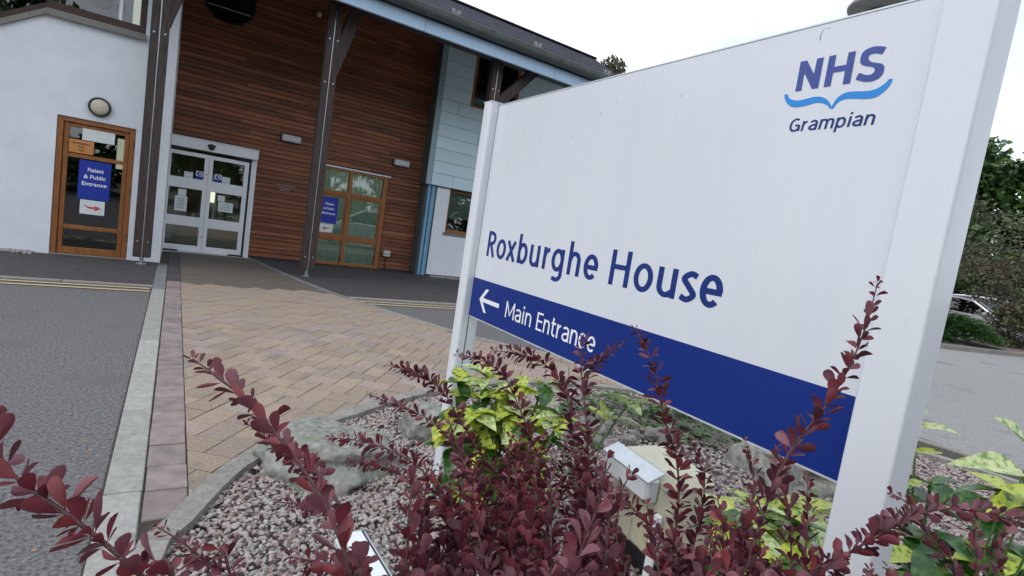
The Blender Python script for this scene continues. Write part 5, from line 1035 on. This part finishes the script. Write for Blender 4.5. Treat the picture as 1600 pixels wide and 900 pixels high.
# ================================================================ CARS
def make_car(name, label, paint, loc, rot, L_=4.2, Hh=1.48, W_=1.74):
    pm = mat('car_paint', paint, tuple(min(1, c * 1.05) for c in paint), 3, .25, metal=.25, coat=.8)
    t = thing(name, label, 'car', loc, rot)
    h = W_ / 2
    # stations along x: (x, half width at sill, z bottom, z belt, half width belt)
    st = [(-.50, .80, .36, .62, .74), (-.49, .86, .26, .80, .82), (-.44, .95, .22, .92, .92), (-.34, .99, .20, .97, .97), (-.2, 1, .20, .97, 1), (0, 1, .20, .96, 1), (.18, 1, .20, .94, .99), (.30, .99, .20, .90, .96), (.42, .95, .22, .80, .90), (.485, .86, .26, .68, .80), (.50, .78, .34, .56, .72)]
    mb = MB(); ring = 8; v = []
    for x, ws, zb, zt, wt in st:
        X = x * L_; k = Hh / 1.48
        v += [(X, -h * ws, zb * k), (X, -h * ws, (zb + zt) / 2 * k), (X, -h * wt, (zt - .05) * k), (X, -h * wt * .88, zt * k), (X, h * wt * .88, zt * k), (X, h * wt, (zt - .05) * k), (X, h * ws, (zb + zt) / 2 * k), (X, h * ws, zb * k)]
    f = [(i * ring + j, i * ring + (j + 1) % ring, (i + 1) * ring + (j + 1) % ring, (i + 1) * ring + j) for i in range(len(st) - 1) for j in range(ring)]
    f += [tuple(range(ring - 1, -1, -1)), tuple((len(st) - 1) * ring + j for j in range(ring))]
    part('body', mb.add(v, f), pm, t, False)
    k = Hh / 1.48; cab = [(-.47, .95), (-.40, 1.38), (-.22, 1.47), (.02, 1.46), (.12, 1.38), (.30, .92)]
    rf_ = MB(); v = []
    for x, z in cab[1:5]:
        for w in (-.68, -.60, .60, .68): v.append((x * L_, h * w * 1.08, (z - (.05 if abs(w) > .65 else 0)) * k + .0))
    rf_.add(v, [(i * 4 + j, i * 4 + j + 1, (i + 1) * 4 + j + 1, (i + 1) * 4 + j) for i in range(3) for j in range(3)])
    def pillar(x0, z0, x1, z1, w0, w1, tk=.05):
        for s in (-1, 1): rf_.tube([(x0 * L_, s * h * w0, z0 * k), (x1 * L_, s * h * w1, z1 * k)], tk, 6)
    rf_.box(-.40 * L_, .12 * L_, -h * .66, h * .66, 1.36 * k, 1.40 * k, .02)
    pillar(-.47, .93, -.40, 1.36, .86, .72); pillar(.30, .90, .12, 1.37, .86, .72); pillar(-.17, .95, -.17, 1.42, .93, .73); pillar(-.40, 1.36, -.22, 1.42, .72, .73, .03); pillar(-.22, 1.42, .02, 1.42, .73, .73, .03); pillar(.02, 1.42, .12, 1.37, .73, .72, .03)
    part('roof', rf_, pm, t)
    wn = MB()
    side = [(-.455, .95), (-.40, 1.35), (-.22, 1.41), (.02, 1.41), (.12, 1.36), (.285, .93)]
    for s in (-1, 1):
        wn.add([(x * L_, s * h * (.92 - .2 * (z - .93) / .48), z * k) for x, z in side], [tuple(range(6))])
    wn.add([(.295 * L_, -h * .84, .92 * k), (.295 * L_, h * .84, .92 * k), (.12 * L_, h * .70, 1.37 * k), (.12 * L_, -h * .70, 1.37 * k)], [(0, 1, 2, 3)])
    wn.add([(-.468 * L_, -h * .84, .95 * k), (-.468 * L_, h * .84, .95 * k), (-.40 * L_, h * .70, 1.36 * k), (-.40 * L_, -h * .70, 1.36 * k)], [(0, 1, 2, 3)])
    part('window', wn, M['carglass'], t)
    part('seat', MB().box(-.30 * L_, -.27 * L_, -.6, .6, .5, 1.1, .05).box(-.03 * L_, .0, -.6, .6, .5, 1.1, .05), M['black'], t)
    for x in (-.31, .32):
        for s in (-1, 1):
            w = part('wheel', MB().lathe([(.20, s * .10), (.30, s * .10), (.315, s * .06), (.315, -s * .08), (.2, -s * .08)], 20, (0, 0, 0), 'y'), M['tyre'], t, loc=(x * L_, s * h * .93, .315))
            rm = MB().lathe([(.001, s * .085), (.05, s * .09), (.06, s * .07), (.17, s * .085), (.2, s * .10)], 20, (0, 0, 0), 'y'); part('rim', rm, M['rim'], w)
    for s in (-1, 1):
        part('headlight', MB().box(.44 * L_, .492 * L_, s * h * .55, s * h * .85, .60 * k, .74 * k, .03), M['lens'], t)
        part('tail_light', MB().box(-.497 * L_, -.46 * L_, s * h * .62, s * h * .86, .66 * k, .88 * k, .03), M['red'], t)
        part('mirror', MB().box(.20 * L_, .235 * L_, s * h * .98, s * h * 1.13, .93 * k, 1.05 * k, .03), pm, t)
    part('number_plate', MB().box(.497 * L_, .503 * L_, -.26, .26, .38, .49), M['paper'], t); part('grille', MB().box(.488 * L_, .501 * L_, -.42, .42, .50 * k, .60 * k), M['black'], t)
    return t
make_car('parked_car', 'white parked car standing on the asphalt behind the sign', (.6, .62, .64), (6.6, 4.9, 0), R(200))
make_car('parked_car', 'silver parked car nearest the sign post, beyond the green juniper', (.42, .44, .46), (26.5, 8.0, 0), R(-82), Hh=1.62)
make_car('parked_car', 'white parked car behind the brown bush, second from the sign post', (.62, .64, .66), (30.0, 7.6, 0), R(-96), 4.6, 1.80)
make_car('parked_car', 'blue parked car at the right edge of the photo', (.02, .12, .45), (31.5, 5.4, 0), R(100), Hh=1.5)

# ================================================================ FAR KERB, BUSHES AND TREES
isl = [(18.6, 5.85), (20.5, 5.35), (22.7, 4.9), (27, 3.9), (30, 3.4), (31, 4.4), (28, 5.6), (25.6, 6.6), (24.2, 8.2), (22.5, 10.2), (19.4, 10.6), (18.2, 8.2)]
struct('traffic_island', MB().prism(isl, -.05, .10), M['soil'])
ik = struct('island_kerb', MB().box(18.6, 18.61, 5.9, 5.91, 0, .01), M['joint'])
for i, (a, b_) in enumerate(zip(isl, isl[1:])):
    a, b_ = Vector(a), Vector(b_); n = max(1, int((b_ - a).length / .9)); tt = (b_ - a).normalized(); nn = Vector((tt.y, -tt.x)) * .13
    for q in range(n):
        p, r2 = a.lerp(b_, q / n) + tt * .004, a.lerp(b_, (q + 1) / n) - tt * .004
        part('kerb_stone', MB().prism([tuple(p + nn), tuple(r2 + nn), tuple(r2), tuple(p)], -.05, .125), M['kerb_grey'], ik)
def juniper(label, x, y, r, h, seed, n=2600):
    rnd = random.Random(seed); mb = MB()
    for i in range(n):
        a = rnd.uniform(0, 6.28); d = r * (rnd.random() ** .5); el = h * math.sqrt(max(0, 1 - (d / r) ** 2)) * rnd.uniform(.45, 1.05)
        p = Vector((d * math.cos(a), d * math.sin(a), el + .12)); o = Vector((math.cos(a), math.sin(a), rnd.uniform(-.05, .5))).normalized(); l_ = rnd.uniform(.15, .38); s = o.cross(Vector((0, 0, 1))).normalized() * rnd.uniform(.025, .05)
        q = p + o * l_; dn = Vector((0, 0, -.05))
        mb.add([p - s, p + s, q], [(0, 1, 2)], 0 if el > h * .55 else rnd.randrange(2)); mb.add([p + s * .3 + o * l_ * .4, q + s * 3 + dn, p + o * l_ * .55 - s * .3], [(0, 1, 2)], rnd.randrange(2)); mb.add([p + s * .3 + o * l_ * .4, q - s * 3 + dn, p + o * l_ * .6], [(0, 1, 2)], rnd.randrange(2))
    t = thing('juniper_bush', label, 'bush', (x, y, 0)); tag(link('foliage', mb.mesh('foliage', JUN, False, False), t), kind='stuff')
    for k in range(5):
        a = k * 1.3; part('limb', MB().tube([(0, 0, 0), (math.cos(a) * r * .4, math.sin(a) * r * .4, h * .35), (math.cos(a) * r * .8, math.sin(a) * r * .8, h * .5)], [.05, .035, .015], 6), M['bark'], t)
def leafcloud(mb, rnd, c, r, n, s, nm, squash=.8):
    for i in range(n):
        v = Vector((rnd.gauss(0, 1), rnd.gauss(0, 1), rnd.gauss(0, 1))).normalized() * (rnd.random() ** .4); p = Vector(c) + Vector((v.x * r, v.y * r, v.z * r * squash))
        a = Vector((rnd.gauss(0, 1), rnd.gauss(0, 1), rnd.gauss(0, .7))).normalized(); b_ = a.orthogonal().normalized(); b_ = Matrix.Rotation(rnd.uniform(0, 6.28), 3, a) @ b_
        z = s * rnd.uniform(.6, 1.3); mb.add([p - a * z, p - b_ * z * .6, p + a * z, p + b_ * z * .6], [(0, 1, 2, 3)], nm)
def tree(name, label, x, y, h, r, seed, pal=FOL, clumps=34, per=210, leaf=.13, trunk=.22, base=.3, group=None, bare=False, cat='tree'):
    rnd = random.Random(seed); t = thing(name, label, cat, (x, y, 0), 0, group); mb = MB(); cs = []
    for i in range(clumps):
        a = rnd.uniform(0, 6.28); zz = base + (1 - base) * rnd.random(); prof = math.sin(math.pi * min(.98, .12 + .85 * (zz - base) / (1 - base))) ** .7; d = r * prof * math.sqrt(rnd.random()) * .9
        c = (d * math.cos(a), d * math.sin(a), zz * h * .93); cs.append(c); leafcloud(mb, rnd, c, r * rnd.uniform(.20, .38), per, leaf, rnd.choice((0, 0, 1, 2)))
    tag(link('crown', mb.mesh('crown', pal, False, False), t), kind='stuff')
    top = (rnd.uniform(-.3, .3), rnd.uniform(-.3, .3), h * .75)
    part('trunk', MB().tube([(0, 0, -.1), (.03 * h * rnd.uniform(-1, 1), .02 * h, h * .3), top], [trunk, trunk * .7, trunk * .25], 10), M['bark'], t, True)
    for c in rnd.sample(cs, min(len(cs), 14 if bare else 9)):
        z0 = min(c[2] * .6, h * .5); part('limb', MB().tube([(0, .0, z0 * .8), (c[0] * .5, c[1] * .5, (z0 + c[2]) / 2), c], [trunk * .35, trunk * .22, .015], 6), M['bark'], t, True)
    return t
juniper('spreading bright green juniper at the front of the traffic island', 21.6, 6.9, 1.45, .85, 5); juniper('low green juniper right of the first one on the island', 20.0, 7.3, 1.1, .6, 6, 1500)
tree('brown_bush', 'brown and rust coloured bush right of the juniper on the island', 24.6, 5.9, 1.5, 1.25, 31, FOLB, 24, 170, .06, .05, .12, cat='bush')
tree('brown_bush', 'second rust coloured bush further right, by the edge of the photo', 26.4, 4.8, 1.35, 1.2, 32, FOLB, 24, 170, .06, .05, .12, cat='bush')
tree('thin_tree', 'thin leaved small tree with pale trunk rising beside the sign post', 23.2, 7.7, 5.6, 2.0, 41, FOLB, 26, 90, .075, .11, .34, bare=True)
tree('thin_tree', 'twisted small tree standing left of the blue car', 27.6, 6.6, 5.3, 2.6, 42, FOLB, 30, 100, .08, .14, .36, bare=True)
tree('leafy_tree', 'tall dark green tree behind the parked cars, nearest the sign post', 41, 14.0, 12.2, 4.6, 51, FOL, 60, 260, .24, .3, .06)
tree('leafy_tree', 'tall green tree at the right edge behind the blue car', 43, 9.0, 11.4, 4.4, 52, FOL, 56, 260, .24, .3, .05)
tree('leafy_tree', 'dark tree closing the gap behind the two tall trees', 48, 4.0, 12.5, 5, 53, FOL, 50, 240, .26, .3, .05)
tree('leafy_tree', 'tree top rising beyond the far end of the roof', 22.9, 27.0, 14.2, 3.0, 54, FOLB, 34, 220, .12, .25, .35)
hd = MB(); rnd = random.Random(77)
for i in range(90): leafcloud(hd, rnd, (35 + rnd.uniform(0, 9), -8 + i * .4, rnd.uniform(.4, 4.6)), 1.7, 170, .17, rnd.choice((0, 1, 2)))
tag(link('hedge', hd.mesh('hedge', [FOL[2], FOLB[2], FOL[0]], False, False)), 'dense mixed undergrowth behind the car park', 'hedge', kind='stuff')
# what the windows mirror: planting and trees on the near side of the road, the trees added to block low sky
rt = tree('added_roadside_tree', 'broad tree on the near side of the road, added out of view to block low sky', 9, -17, 9.5, 4.6, 61, FOL, 40, 170, .2, .3, .12, 'added unseen roadside trees blocking low sky')
for x, y, s in ((1, -21, 1.1), (-7, -20, 1.2), (17, -19, 1.2), (25, -18, 1.1), (-15, -18, 1.0), (5, -27, 1.4), (12, -28, 1.4), (-3, -28, 1.3), (21, -27, 1.3), (-11, -27, 1.3), (31, -22, 1.2), (-20, -22, 1.1)):  # belt of copies added out of view to block low sky and darken the cedar wall
    c = rt.copy(); col.objects.link(c); c.location = (x, y, 0); c.scale = (s, s, s); c.rotation_euler = (0, 0, x)
    for ch in rt.children: d = ch.copy(); col.objects.link(d); d.parent = c
    c['label'] = 'broad tree on the near side of the road, added out of view to block low sky'
# litter blown along the kerb
rnd = random.Random(31); mb = MB()
for i in range(170):
    q = rnd.random()
    if q < .5: x, y = -.17 - abs(rnd.gauss(0, .09)), rnd.uniform(1.6, 7.5)
    elif q < .8: x, y = rnd.uniform(-2.5, -.2), rnd.uniform(2, 7.5)
    else: x, y = rnd.uniform(.2, 2.5), rnd.uniform(3, 8)
    a = rnd.uniform(0, 6.28); l_ = rnd.uniform(.004, .012); w = l_ * rnd.uniform(.2, .6); c, s = math.cos(a), math.sin(a); z = .005 if q < .8 else .021
    mb.add([(x - c * l_, y - s * l_, z), (x + s * w, y - c * w, z + .003), (x + c * l_, y + s * l_, z + .001), (x - s * w, y + c * w, z + .004)], [(0, 1, 2, 3)], rnd.randrange(3))
tag(link('leaf_litter', mb.mesh('leaf_litter', [M['bark'], M['soil'], M['paper_orange']], False, False)), 'scraps of leaf and twig lying along the kerb', 'litter', kind='stuff')
